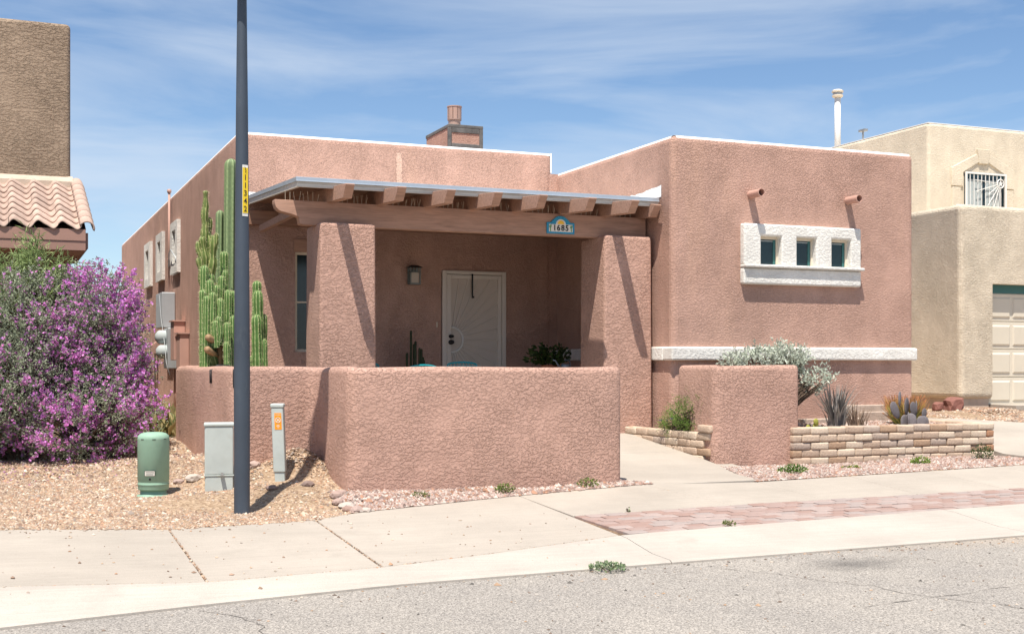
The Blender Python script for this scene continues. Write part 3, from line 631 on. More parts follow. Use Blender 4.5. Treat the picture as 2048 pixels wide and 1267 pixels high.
q.add(pl2+pr2, [(i, n+1+i, n+2+i, i+1) for i in range(n)]); q.build('paint_patch', M['patch'], house)
# chimney on the roof
chim = MB().box(8.60, 24.0, 3.3, 9.34, 25.45, 4.88).build('chimney', M['stucco'], house)
MB().box(8.585, 23.985, 4.885, 9.36, 25.47, 4.955).build('chimney_cap', M['tar'], chim, bevel=0.01)
MB().box(8.583, 23.982, 4.33, 8.66, 24.06, 4.884).box(9.275, 23.982, 4.33, 9.357, 24.06, 4.884).box(8.664, 23.983, 4.78, 9.27, 24.02, 4.884).box(8.664, 23.981, 4.33, 9.27, 24.02, 4.56).build('flashing', M['tar'], chim, bevel=0.012)
fl = MB().lathe((8.885, 24.45, 4.956), [(0.13, 0), (0.13, 0.16), (0.135, 0.165), (0.15, 0.17), (0.15, 0.185)], 20).build('flue', M['copper'], chim)
q = MB()
for k in range(9):
    t0 = 2*math.pi*k/9; ts = np.linspace(t0, t0+0.62, 5)
    q.add([(8.885+0.15*math.cos(t), 24.45+0.15*math.sin(t), z) for z in (5.142, 5.40) for t in ts], [(i, i+1, i+6, i+5) for i in range(4)])
q.lathe((8.885, 24.45, 5.40), [(0.16, 0), (0.16, 0.02), (0.02, 0.035)], 20); q.build('flue_cowl', M['copper'], chim)
# ---------------------------------------------------------------- things fixed to the house
sg = thing('house_number_sign', 'blue and white glazed tile plaque reading 1685 with sun and cacti', 'sign', (7.29, 15.69, 1.82))
y = 15.692
out = [(-0.215, 0), (0.215, 0), (0.215, 0.158), (0.15, 0.158), (0.128, 0.185), (0.09, 0.218)]+[(0.09*math.cos(t), 0.205+0.045*math.sin(t)) for t in np.linspace(0.35, math.pi-0.35, 9)]+[(-0.09, 0.218), (-0.128, 0.185), (-0.15, 0.158), (-0.215, 0.158)]
MB().prism(out, lambda p, q_, t: (7.29+p, t, 1.815+q_), y-0.014, y+0.007).build('board', M['cyan'], sg, bevel=0.004)
inn = [(-0.183, 0.026), (0.183, 0.026), (0.183, 0.130), (0.078, 0.130)]+[(0.074*math.cos(t), 0.135+0.068*math.sin(t)) for t in np.linspace(0.1, math.pi-0.1, 11)]+[(-0.078, 0.130), (-0.183, 0.130)]
MB().prism(inn, lambda p, q_, t: (7.29+p, t, 1.815+q_), y-0.017, y-0.0145).build('panel', M['glaze'], sg)
MB().prism([(0.052*math.cos(t), 0.134+0.052*math.sin(t)) for t in np.linspace(0, math.pi, 13)], lambda p, q_, t: (7.29+p, t, 1.815+q_), y-0.0195, y-0.0175).build('sun_disc', M['sunny'], sg)
[text_mesh('digit', ch_, 0.112, M['ink'], sg, (7.29+dx_, y-0.020, 1.815+0.077), (1, 0, 0), (0, 0, 1), 0.002, sx=0.95, bold=0.0022) for ch_, dx_ in zip('1685', (-0.096, -0.036, 0.030, 0.094))]
for s_ in (-1, 1):
    q = MB(); x = 7.29+s_*0.162
    q.box(x-0.006, y-0.0195, 1.845, x+0.006, y-0.0175, 1.935).box(x-0.018, y-0.0195, 1.895, x-0.011, y-0.0175, 1.928).box(x-0.0109, y-0.0195, 1.895, x-0.0061, y-0.0175, 1.904).box(x+0.011, y-0.0195, 1.905, x+0.018, y-0.0175, 1.938).box(x+0.0061, y-0.0195, 1.905, x+0.0109, y-0.0175, 1.914).build('cactus_picture', M['green_glaze'], sg)
lp = thing('wall_lantern', 'small verdigris metal porch lantern beside the front door', 'lantern', (6.12, 18.84, 1.25))
MB().box(6.05, 18.80, 1.28, 6.19, 18.845, 1.50).build('back_plate', M['lamp'], lp, bevel=0.004)
cage = MB().box(6.03, 18.66, 1.25, 6.21, 18.80, 1.275).box(6.03, 18.66, 1.44, 6.21, 18.80, 1.455)
for x in (6.03, 6.188):
    for yy in (18.66, 18.778): cage.box(x, yy, 1.2755, x+0.022, yy+0.022, 1.52)
for x in (6.085, 6.135): cage.box(x, 18.662, 1.4555, x+0.02, 18.675, 1.52)
cage.build('cage', M['lamp'], lp); MB().box(6.06, 18.685, 1.277, 6.18, 18.77, 1.438).build('lamp_glass', M['lamp_glass'], lp)
MB().add([(6.0, 18.63, 1.521), (6.24, 18.63, 1.521), (6.24, 18.82, 1.521), (6.0, 18.82, 1.521), (6.07, 18.70, 1.56), (6.17, 18.70, 1.56), (6.17, 18.78, 1.56), (6.07, 18.78, 1.56)], [(3, 2, 1, 0), (4, 5, 6, 7), (0, 1, 5, 4), (1, 2, 6, 5), (2, 3, 7, 6), (3, 0, 4, 7)]).build('lamp_roof', M['black'], lp)
# electric service on the left wall
el = thing('electric_meter', 'grey electric service panel and meters on the side wall', 'electric meter', (3.2, 26, 0.0))
MB().box(3.06, 26.0, 0.72, 3.335, 27.0, 1.45).build('panel_box', M['grey_metal'], el, bevel=0.02)
MB().box(3.10, 25.3, -0.12, 3.335, 26.0, 0.70).build('meter_base', M['grey_metal'], el, bevel=0.02)
for z, v in ((0.52, 25.7), (0.22, 25.55)):
    q = MB(); n = 18
    q.add([(x, v+r*math.cos(2*math.pi*k/n), z+r*math.sin(2*math.pi*k/n)) for x, r in ((3.10, 0.14), (2.98, 0.14), (2.94, 0.115), (2.90, 0.06)) for k in range(n)], [(i*n+k, i*n+(k+1) % n, (i+1)*n+(k+1) % n, (i+1)*n+k) for i in range(3) for k in range(n)]+[tuple(range(3*n, 4*n))])
    q.build('meter', M['curtain'], el, smooth=True)
for x0, v0, z0, v1, z1 in ((3.12, 24.55, 0.10, 25.05, 0.80), (3.16, 24.0, -0.05, 24.50, 0.55)):
    MB().box(x0, v0, z0-0.05, 3.335, v1, z1).build('junction_box', M['pipe'], el, bevel=0.01)
    MB().box(x0-0.03, v0-0.03, z1+0.001, 3.335, v1+0.03, z1+0.03).build('box_lid', M['pipe'], el)
for v in (24.15, 24.4, 24.7, 24.95, 25.5): MB().tube([(3.27, v, -1.2), (3.27, v, 0.06)], 0.03, 8).build('conduit', M['pipe'], el, smooth=True)
MB().tube([(3.05, 26.3, 1.40), (3.04, 25.9, 0.9), (3.06, 25.4, 0.3), (3.05, 25.15, 0.0), (3.1, 25.0, -0.25)], 0.005, 6).build('cable', M['grey_metal'], el, smooth=True)
rp = thing('riser_pipe', 'pink painted conduit running up the side wall above the meters', 'pipe', (3.28, 26.5, 1.45))
MB().tube([(3.275, 26.5, 1.45), (3.275, 26.5, 3.56)], 0.024, 10).build('pipe', M['pipe'], rp, smooth=True)
MB().lathe((3.275, 26.5, 3.55), [(0.035, 0), (0.045, 0.03), (0.045, 0.07), (0.02, 0.085)], 12).build('weather_cap', M['pipe'], rp, smooth=True)
MB().box(3.22, 26.44, 2.15, 3.338, 26.56, 2.18).build('strap', M['pipe'], rp)
MB().tube([(3.25, 26.4, 2.0), (3.22, 26.1, 2.25), (3.2, 25.7, 2.3), (3.26, 25.4, 2.12), (3.30, 25.4, 1.9)], 0.012, 6).build('cable', M['grey_metal'], rp, smooth=True)
hb = thing('hose_bib', 'thin dark standpipe with slanted cover on the side wall', 'standpipe', (3.28, 29.5, -0.9))
MB().tube([(3.26, 28.9, -0.9), (3.26, 28.9, 0.22)], 0.022, 8).build('pipe', M['bark'], hb); MB().obox((3.12, 28.95, 0.34), (0.8, 0, 0.6), (0, 1, 0), (-0.6, 0, 0.8), 0.22, 0.12, 0.015).build('cover', M['pipe'], hb)
# ---------------------------------------------------------------- low stucco walls
def sweep(name, pts, th, ztop, zbot, mat, label, cat, rad=0.14, top=0.07):
    """wall whose OUTER face follows pts (street side on the right hand of travel is outside); rounded plan corners and rounded top"""
    P_ = []
    for i, p in enumerate(pts):
        p = Vector(p)
        if 0 < i < len(pts)-1:
            a = (Vector(pts[i-1])-p); b = (Vector(pts[i+1])-p); r = min(rad, a.length/2.2, b.length/2.2); a.normalize(); b.normalize()
            for t in np.linspace(0, 1, 7).tolist():
                P_.append(((1-t)**2)*(p+a*r)+2*t*(1-t)*p+(t**2)*(p+b*r))
        else: P_.append(p)
    # subdivide
    Q = []
    for a, b in zip(P_[:-1], P_[1:]):
        n = max(1, int((b-a).length/0.18))
        for k in range(n): Q.append(a+(b-a)*k/n)
    Q.append(P_[-1])
    prof = [(0, zbot)]+[(0, zbot+(ztop-top-zbot)*k/5) for k in range(1, 6)]
    prof += [(top-top*math.cos(t), ztop-top+top*math.sin(t)) for t in np.linspace(0.3, math.pi/2, 5)]
    prof += [(th-x, z) for x, z in prof[::-1]]
    rows = []; nQ = len(Q)
    for i, p in enumerate(Q):
        d = (Q[min(i+1, nQ-1)]-Q[max(i-1, 0)]).normalized(); nrm = Vector((-d.y, d.x))     # left of travel = inside
        wob = 0.006*math.sin(i*0.9)+0.004*math.sin(i*0.37+1)
        shrink = [0.0]*len(prof)
        rows.append([(p.x+nrm.x*(x+wob), p.y+nrm.y*(x+wob), z+(0.006*math.sin(i*0.5) if z > ztop-0.15 else 0)) for x, z in prof])
    # rounded free ends
    def endcap(row, d):
        c = [((row[k][0]+row[-1-k][0])/2, (row[k][1]+row[-1-k][1])/2, row[k][2]) for k in range(len(row))]
        out = []
        for s_, push in ((0.94, 0.03), (0.75, 0.06), (0.4, 0.075)):
            out.append([(c[k][0]+(row[k][0]-c[k][0])*s_+d.x*push, c[k][1]+(row[k][1]-c[k][1])*s_+d.y*push, row[k][2]-(1-s_)*0.03*(1 if row[k][2] > ztop-0.1 else 0)) for k in range(len(row))])
        return out
    d1 = (Q[-1]-Q[-2]).normalized(); d0 = (Q[0]-Q[1]).normalized()
    rows = endcap(rows[0], d0)[::-1]+rows+endcap(rows[-1], d1)
    m_ = len(prof); q = MB()
    q.add([p for r in rows for p in r], [(i*m_+j, i*m_+j+1, (i+1)*m_+j+1, (i+1)*m_+j) for i in range(len(rows)-1) for j in range(m_-1)]+[tuple(range(m_))[::-1], tuple(range((len(rows)-1)*m_, len(rows)*m_))])
    o = q.build(name, mat, smooth=True); return tag(o, label, cat)
sweep('courtyard_wall', [(3.25, 18.0), (2.3, 18.0), (2.3, 13.39), (3.23, 13.39), (3.23, 12.0), (6.25, 12.0)], 0.22, -0.045, -1.7, M['stucco_low'], 'long low pink stucco courtyard wall stepping around the porch', 'wall')
sweep('entry_pier_wall', [(8.4, 14.30), (8.4, 13.42), (9.64, 13.42)], 0.24, -0.035, -1.6, M['stucco_low'], 'short L-shaped pink stucco wall beside the front path', 'wall', rad=0.13)
# black irrigation tube hanging over the wall and down the left
ct = thing('irrigation_tube', 'black irrigation tubes looped over the low wall below the cacti', 'tube', (2.35, 14.9, -0.1))
for dv in (0, 0.09): MB().tube([(2.7, 14.7+dv, -0.2), (2.5, 14.7+dv, -0.03), (2.38, 14.68+dv, -0.028), (2.29, 14.66+dv, -0.09), (2.285, 14.62+dv, -0.24)], 0.008, 6).build('tube', M['cable'], ct, smooth=True)
# ---------------------------------------------------------------- block planter
pl = thing('block_planter', 'low raised planter of tumbled tan retaining blocks in front of the house', 'planter', (11.3, 13.4, -1.34))
def block_meshes(lx, ly, lz):
    out = []
    for k in range(3):
        for m_ in BLK:
            bm = bmesh.new(); bmesh.ops.create_cube(bm, size=1.0)
            for v in bm.verts: v.co = Vector((v.co.x*lx+random.uniform(-.006, .006), v.co.y*ly+random.uniform(-.006, .006), v.co.z*lz+random.uniform(-.003, .003)))
            bmesh.ops.bevel(bm, geom=bm.edges[:], offset=0.021, segments=2, profile=0.6, affect='EDGES')
            for v in bm.verts: v.co += Vector((random.uniform(-.0025, .0025), random.uniform(-.003, .003), random.uniform(-.002, .002)))
            me = bpy.data.meshes.new('block'); bm.to_mesh(me); bm.free(); me.materials.append(m_); me.polygons.foreach_set('use_smooth', [True]*len(me.polygons)); out.append(me)
    return out
BM_ = block_meshes(0.279, 0.17, 0.097); BH = block_meshes(0.137, 0.17, 0.097)
def block(x, y, z, rz, half=False, rust=False):
    ms = BH if half else BM_; k = random.choice([0, 0, 1, 1, 2, 3, 3, 4]) if not rust else 5
    o = bpy.data.objects.new('block', ms[6*random.randrange(3)+k]); COL.objects.link(o); o.parent = pl
    o.location = Vector((x, y, z))-pl.location; o.rotation_euler = (random.uniform(-.012, .012), random.uniform(-.012, .012), rz+random.uniform(-.015, .015))
ZT = -0.845
for c in range(6):
    z = ZT-0.05-c*0.1; bl = 0.2838
    if c % 2: block(9.55+0.071, 13.435, z, 0, True); block(12.955-0.071, 13.435, z, 0, True, c in (1, 3))
    for k in range(11 if c % 2 else 12): block(9.55+bl*(k+0.5)+(bl/2 if c % 2 else 0), 13.435+random.uniform(-.007, .007), z+random.uniform(-.002, .002), 0)
    # right hand return
    y = 13.60+(0.145 if c % 2 else 0)
    if c < 4:
        while y < 14.9: block(12.93-(y-13.6)*0.10, y+0.145, z, math.pi/2+0.1); y += 0.29
# left return beside the path
for c in range(5):
    z = -0.95-c*0.1; s_ = 0.0+(0.145 if c % 2 else 0); Ln = 1.95
    while s_ < Ln-0.2:
        t = (s_+0.145)/Ln; block(8.46-0.19*t, 13.40+0.12+1.86*t, z, math.pi/2+0.10, False); s_ += 0.29
    block(8.285, 15.33, z, math.pi/2+0.1, True, c == 0)
block(8.435, 13.62, -0.85, math.pi/2+0.1)
MB().box(8.40, 15.21, -1.2, 8.95, 15.33, -0.93).build('edging_block', BLK[3], pl, bevel=0.012)
for x, y, z in ((11.2, 14.75, -0.80), (12.35, 14.9, -0.72), (12.0, 14.95, -0.62)): MB().box(x-0.55, y-0.09, z-0.2, x+0.55, y+0.09, z+(-0.01)).build('edging_block', BLK[4], pl, bevel=0.014)
MB().add([(9.66, 13.5, -0.93), (12.9, 13.5, -0.93), (12.8, 15.0, -0.86), (8.7, 15.0, -0.88), (8.64, 13.66, -0.98)], [(0, 1, 2, 3, 4)]).build('soil', M['pink_soil'], pl)
MB().add([(8.38, 13.66, -0.99), (8.62, 13.66, -0.99), (8.70, 15.0, -0.97), (8.62, 15.25, -0.97), (8.30, 15.25, -0.97)], [(0, 1, 2, 3, 4)]).build('soil', M['pink_soil'], pl)
# ---------------------------------------------------------------- left neighbour
nb = thing('brown_house', 'neighbouring brown stucco house with clay tile pent roof', 'house', (-2.0, 19.0, -1.2))
MB().box(-12, 20.0, -1.5, 1.0, 32, 5.2).build('wall', M['tan'], nb, bevel=0.07, seg=3)
MB().box(-12, 18.35, -1.5, 0.78, 20.0, 1.6).build('wall', M['tan'], nb, bevel=0.04)
EZ, EV, TV, TZ = 1.815, 17.5, 20.0, 2.74
sl = math.atan2(TZ-EZ, TV-EV)
for z0, z1, y0 in ((1.515, 1.64, 17.535), (1.642, 1.80, 17.525)): MB().box(-8, y0, z0, 1.07, y0+0.04, z1).build('fascia', M['neighbour_wood'], nb, bevel=0.003)
MB().box(1.072, 17.60, 1.55, 1.105, 20.0, 1.76).build('fascia', M['neighbour_wood'], nb)
MB().box(-8, 17.65, 1.52, 1.05, 19.98, 1.54).build('soffit', M['neighbour_wood'], nb)
MB().add([(-8, 17.6, 1.80), (1.08, 17.6, 1.80), (1.08, 20, 2.70), (-8, 20, 2.70)], [(0, 1, 2, 3)]).build('roof_deck', M['dark'], nb)
pit = 0.305; expo = 0.335; tl = 0.43
prof = []
for k in range(17):
    t = k/16; prof.append((t*pit, 0.048*math.sin(2*math.pi*t)+0.012*math.sin(4*math.pi*t)))
q = MB(); vv = []
for s_ in (0, tl):
    for x, z in prof: vv.append((x, s_*math.cos(sl), s_*math.sin(sl)+z-(0.034 if s_ else 0)))
for s_ in (0, tl):
    for x, z in prof: vv.append((x, s_*math.cos(sl)+0.0, s_*math.sin(sl)+z-(0.034 if s_ else 0)-0.022))
np_ = len(prof)
q.add(vv, [(i, i+1, np_+i+1, np_+i) for i in range(np_-1)]+[(2*np_+i, 3*np_+i, 3*np_+i+1, 2*np_+i+1) for i in range(np_-1)]+[(i, 2*np_+i, 2*np_+i+1, i+1) for i in range(np_-1)])
tm = []
for k, g in enumerate((1.0, 1.12, 0.9)):
    mt = plain('clay_tile_%d' % k, tuple(x*g for x in (0.43, 0.31, 0.25)), 0.85, var=0.13, vs=5, bs=0.3, bd=0.004)
    o = q.build('roof_tile', mt, smooth=True); tm.append(o.data); bpy.data.objects.remove(o)
nrow = 8
for r in range(nrow):
    for k in range(18):
        o = bpy.data.objects.new('roof_tile', random.choice(tm)); COL.objects.link(o); o.parent = nb
        s_ = r*expo*0.985; o.location = Vector((1.02-pit*(k+1)+random.uniform(-.004, .004), EV+s_*math.cos(sl)+random.uniform(-.006, .006), EZ+0.045+s_*math.sin(sl)))-nb.location
# barrel tiles along the rake
rk = MB(); n = 9
for s_ in (0, 1):
    for off in (0, 0.022):
        rr = 0.105-off-(0.016 if s_ else 0)
        for k in range(n): t = math.pi*(-0.12+1.0*k/(n-1)); rk.add([(rr*math.cos(t)*1.0, s_*tl*math.cos(sl), s_*tl*math.sin(sl)+rr*math.sin(t)*0.95)], [])
rk.f = [(i, i+1, 2*n+i+1, 2*n+i) for i in range(n-1)]+[(n+i, 3*n+i, 3*n+i+1, n+i+1) for i in range(n-1)]+[(i, n+i, n+i+1, i+1) for i in range(n-1)]+[(0, 2*n, 3*n, n), (n-1, 2*n-1, 4*n-1, 3*n-1)]
o = rk.build('rake_tile', M['tile'], smooth=True); rkm = o.data; bpy.data.objects.remove(o)
for r in range(nrow):
    o = bpy.data.objects.new('rake_tile', rkm); COL.objects.link(o); o.parent = nb; s_ = r*expo*0.985
    o.location = Vector((1.085, EV+s_*math.cos(sl), EZ+0.0+s_*math.sin(sl)))-nb.location
MB().add([(-8, 19.88, 2.66), (1.03, 19.88, 2.66), (1.03, 20.02, 2.80), (-8, 20.02, 2.80), (-8, 19.88, 2.76), (1.03, 19.88, 2.76), (1.03, 20.02, 2.86), (-8, 20.02, 2.86)], [(3, 2, 1, 0), (4, 5, 6, 7), (0, 1, 5, 4), (1, 2, 6, 5), (2, 3, 7, 6), (3, 0, 4, 7)]).build('roof_mortar', M['mortar'], nb)
# ---------------------------------------------------------------- right neighbour
rn = thing('beige_house', 'neighbouring two-storey beige stucco house with garage', 'house', (19, 17.5, -0.8))
gar = MB().box(16.185, 17.5, -0.66, 24, 30, 2.90).build('wall', M['beige'], rn, bevel=0.09, seg=4); bake(gar)
cut(gar, [(16.93, 17.2, -1.0, 21.8, 17.78, 1.46)])
MB().box(16.26, 17.57, -1.2, 16.905, 29.9, -0.655).build('foundation', M['mortar'], rn)
MB().box(18.52, 21.0, 2.85, 25.5, 31, 5.19).build('wall', M['cream'], rn, bevel=0.08, seg=4)
MB().box(18.545, 21.03, 5.185, 25.4, 21.3, 5.205).box(18.545, 21.301, 5.185, 18.8, 30.9, 5.205).build('parapet_coating', M['coat'], rn)
MB().box(16.93, 17.70, 1.30, 21.8, 17.76, 1.46).build('door_header', M['teal_trim'], rn)
gd = MB().box(16.93, 17.72, -0.80, 21.8, 17.77, 1.30).build('garage_door', M['slate'], rn)
for r in range(4):
    z0 = -0.78+r*0.52
    MB().box(16.94, 17.695, z0, 21.79, 17.718, z0+0.505).build('door_section', M['slate'], gd, bevel=0.004)
    for k in range(8):
        x0 = 17.0+k*0.60; MB().add([(x0, 17.6945, z0+0.06), (x0+0.54, 17.6945, z0+0.06), (x0+0.54, 17.6945, z0+0.445), (x0, 17.6945, z0+0.445), (x0+0.03, 17.675, z0+0.09), (x0+0.51, 17.675, z0+0.09), (x0+0.51, 17.675, z0+0.415), (x0+0.03, 17.675, z0+0.415)],
            [(4, 5, 6, 7), (0, 1, 5, 4), (1, 2, 6, 5), (2, 3, 7, 6), (3, 0, 4, 7)]).build('door_panel', M['slate'], gd)
# upper window with arched trim and grille
x0, x1, zb, zt = 19.51, 20.63, 3.2, 4.15
trim = [(19.14, 4.02), (19.14, 4.28), (19.86, 4.60), (20.20, 4.60), (20.92, 4.30), (20.92, 4.02), (20.66, 4.02), (20.66, 4.16), (20.15, 4.40), (19.92, 4.40), (19.44, 4.16), (19.44, 4.02)]
tq = MB()
for i in (0, 1, 2, 3, 4, 5):
    pass
MB().prism([(19.14, 3.86), (19.14, 4.26), (19.86, 4.60), (19.92, 4.42), (19.46, 4.17), (19.46, 3.86)], lambda p, q_, t: (p, t, q_), 20.965, 21.03).build('window_trim', M['cream'], rn, bevel=0.012)
MB().prism([(20.92, 3.86), (20.92, 4.28), (20.20, 4.61), (20.14, 4.43), (20.66, 4.17), (20.66, 3.86)][::-1], lambda p, q_, t: (p, t, q_), 20.965, 21.03).build('window_trim', M['cream'], rn, bevel=0.012)
MB().prism([(19.90, 4.38), (20.16, 4.38), (20.21, 4.70), (19.85, 4.70)], lambda p, q_, t: (p, t, q_), 20.95, 21.03).build('keystone', M['cream'], rn, bevel=0.012)
for a in (19.16, 20.67): MB().box(a, 20.975, 2.95, a+0.24, 21.03, 3.845).build('window_trim', M['cream'], rn, bevel=0.01)
wn2 = MB().box(x0, 20.985, zb, x1, 21.03, zt).build('window', M['glass'], rn)
for a, b in ((19.56, 19.98), (20.10, 20.50)): MB().box(a, 20.975, zb+0.02, b, 20.984, zt-0.12).build('blind', M['curtain'], wn2)
gq = MB().box(x0-0.02, 20.92, zt-0.01, x1+0.02, 20.95, zt+0.03).box(x0-0.02, 20.92, zb, x0+0.02, 20.95, zt-0.0105).box(x1-0.02, 20.92, zb, x1+0.02, 20.95, zt-0.0105).build('grille', M['white'], rn)
for k in range(1, 10):
    x = x0+(x1-x0)*k/10.3; MB().box(x-0.008, 20.93, zb, x+0.008, 20.94, zt-0.0105).build('bar', M['white'], gq)
cxg, czg = 20.46, 3.96
MB().tube([(cxg+0.095*math.cos(t), 20.91, czg+0.095*math.sin(t)) for t in np.linspace(0, 2*math.pi, 21)], 0.014, 6, False).build('sun_ring', M['white'], gq)
MB().prism([(cxg+(0.075 if k % 2 == 0 else 0.032)*math.sin(math.pi*k/5), czg+(0.075 if k % 2 == 0 else 0.032)*math.cos(math.pi*k/5)) for k in range(10)], lambda p, q_, t: (p, t, q_), 20.9, 20.91).build('star', M['white'], gq)
for deg, ln in ((176, 0.72), (196, 0.72), (216, 0.42), (234, 0.62), (250, 0.62), (264, 0.62)):
    t = math.radians(deg); MB().tube([(cxg+0.1*math.cos(t), 20.91, czg+0.1*math.sin(t)), (cxg+ln*math.cos(t), 20.91, czg+ln*math.sin(t))], 0.008, 5).build('ray', M['white'], gq)
MB().box(19.2, 20.89, 3.42, 20.0, 20.91, 3.45).build('bar', M['white'], gq)
vp = thing('roof_vent', 'tall white metal vent pipe with cap above the beige house', 'vent', (19.2, 25.0, 5.1))
MB().tube([(19.2, 25, 4.9), (19.2, 25, 6.60)], 0.075, 16).build('pipe', M['white'], vp, smooth=True)
MB().lathe((19.2, 25, 6.575), [(0.10, 0), (0.135, 0.03), (0.135, 0.06)], 18).build('collar', M['cream_paint'], vp)
MB().lathe((19.2, 25, 6.637), [(0.115, 0), (0.115, 0.06)], 18).build('cowl', M['steel'], vp)
MB().lathe((19.2, 25, 6.70), [(0.14, 0), (0.145, 0.04), (0.10, 0.07), (0.02, 0.085)], 18).build('cap', M['cream_paint'], vp)
an = thing('roof_bracket', 'small grey bracket standing on the beige house parapet', 'bracket', (18.6, 23.3, 5.2)); MB().tube([(18.62, 23.3, 5.0), (18.62, 23.3, 5.42)], 0.022, 8).build('post', M['steel'], an); MB().box(18.58, 23.2, 5.40, 18.68, 23.42, 5.45).build('head', M['steel'], an)
drv = MB()
dz = interp([(12.3, -1.322), (13.3, -1.30), (15.2, -0.985), (16.6, -0.86), (18, -0.79)])
ul = np.concatenate([np.arange(13.06, 17.5, 0.25), [18, 20, 23]])
bk = lambda u: float(np.interp(u, [13.06, 14.1, 15.3, 17, 23], [16.55, 16.0, 15.2, 14.9, 14.8])); fk = lambda u: r2(u)+0.006+(0.55*max(0, 13.5-u)/0.44)
for a, b in zip(ul[:-1], ul[1:]):
    n_ = 8; pa_ = [fk(a)+(bk(a)-fk(a))*k/n_ for k in range(n_+1)]; pb2 = [fk(b)+(bk(b)-fk(b))*k/n_ for k in range(n_+1)]
    drv.add([(a, v, dz(v)+0.02) for v in pa_]+[(b, v, dz(v)+0.02) for v in pb2], [(k, n_+1+k, n_+2+k, k+1) for k in range(n_)])
    drv.add([(a, pa_[0], dz(pa_[0])+0.02), (b, pb2[0], dz(pb2[0])+0.02), (b, pb2[0], dz(pb2[0])-0.2), (a, pa_[0], dz(pa_[0])-0.2)], [(0, 1, 2, 3)])
    if a < 13.1: drv.add([(a, v, dz(v)+0.02) for v in pa_]+[(a, v, dz(v)-0.25) for v in pa_], [(k, k+1, n_+2+k, n_+1+k) for k in range(n_)])
drv.add([(16.95, 16.95, -0.775), (23, 16.95, -0.775), (23, 17.69, -0.77), (16.95, 17.69, -0.77), (16.95, 16.95, -0.9), (23, 16.95, -0.9), (16.95, 17.69, -0.9)], [(0, 1, 2, 3), (0, 4, 5, 1), (0, 3, 6, 4)])
do = drv.build('driveway', M['concrete'], kind='structure'); tag(do, 'pale concrete driveway rising to the beige garage', 'driveway')
for k, (x, y, s_) in enumerate(((15.5, 16.95, 0.15), (15.2, 17.0, 0.085))):
    bm = bmesh.new(); bmesh.ops.create_icosphere(bm, subdivisions=2, radius=1)
    for v in bm.verts:
        r = 1+random.uniform(-.1, .1); v.co = Vector((max(-.78, min(.8, v.co.x))*s_*1.35*r, max(-.7, v.co.y)*s_*1.1*r, max(-.9, min(.72, v.co.z+0.15*v.co.x))*s_*1.15*r))
    me = bpy.data.meshes.new('boulder'); bm.to_mesh(me); bm.free(); me.materials.append(M['red_rock'])
    o = bpy.data.objects.new('boulder', me); COL.objects.link(o); o.location = (x, y, -0.80+s_*0.45); tag(o, ('big dark red boulder beside the beige wall', 'small flat red stone next to the big red boulder')[k], 'boulder')
# ---------------------------------------------------------------- street pole
pb = Vector((2.105, 11.651, -1.43))
po = thing('street_pole', 'tall dark blue-grey metal street light pole with yellow number tag', 'street light', tuple(pb))
hts = [0, 0.02, 0.25, 1.35, 2.2, 3.0, 3.8, 4.88, 4.93]; rad = [0.077, 0.0745, 0.074, 0.076, 0.069, 0.063, 0.056, 0.044, 0.044]
MB().tube([pb+Vector((0, 0, h)) for h in hts], rad, 24).build('pole', M['pole'], po, smooth=True)
MB().lathe(pb+Vector((0, 0, 4.92)), [(0.10, 0), (0.18, 0.03), (0.20, 0.08), (0.20, 0.42), (0.15, 0.48), (0.02, 0.5)], 24).build('lamp_head', M['pole'], po, smooth=True)
toc = math.atan2(-pb.y, -pb.x); an_ = toc+math.radians(27)           # tag faces a little right of the street
nx, ny = math.cos(an_), math.sin(an_); ax = Vector((-ny, nx, 0)) 
if ax.dot(Vector((math.cos(YAW), math.sin(YAW), 0))) < 0: ax = -ax
tb = Vector((nx, ny, 0)); tz0, tz1 = 1.375, 1.855
def tagplate(name, z0, z1, off, hw, mat): return MB().obox(pb*1.0+tb*off+Vector((0, 0, (z0+z1)/2-pb.z)), ax, tb, (0, 0, 1), hw, 0.0015, (z1-z0)/2).build(name, mat, po, bevel=0.0)
tagplate('tag_backing', tz0, tz1, 0.064, 0.028, M['white'])
tagplate('number_tag', tz0+0.028, tz1-0.026, 0.0672, 0.027, M['yellow'])
for i, ch in enumerate('11342'): text_mesh('digit', ch, 0.074, M['ink'], po, pb+tb*0.0705+Vector((0, 0, 1.735-0.0735*i-pb.z)), ax, (0, 0, 1), 0.001, sx=0.9, bold=0.0004)
zig = [(-0.008, 0.035), (0.006, 0.022), (-0.004, 0.016), (0.010, 0.0), (-0.002, -0.004), (0.008, -0.028)]
MB().tube([pb+tb*0.0702+ax*a+Vector((0, 0, 1.80+b-pb.z)) for a, b in zig], 0.0022, 4).build('bolt_mark', M['ink'], po)
lat = pb+Vector((-math.cos(YAW)*0.078, math.sin(YAW)*0.078, 1.28))
hh = MB(); aa = Vector((0, -1, 0))
hh.tube([lat+Vector((0, -0.02*math.cos(t), 0.085*math.sin(t))) for t in np.linspace(0, 2*math.pi, 17)], 0.007, 6, False); hh.build('hand_hole_rim', M['black'], po, smooth=True)
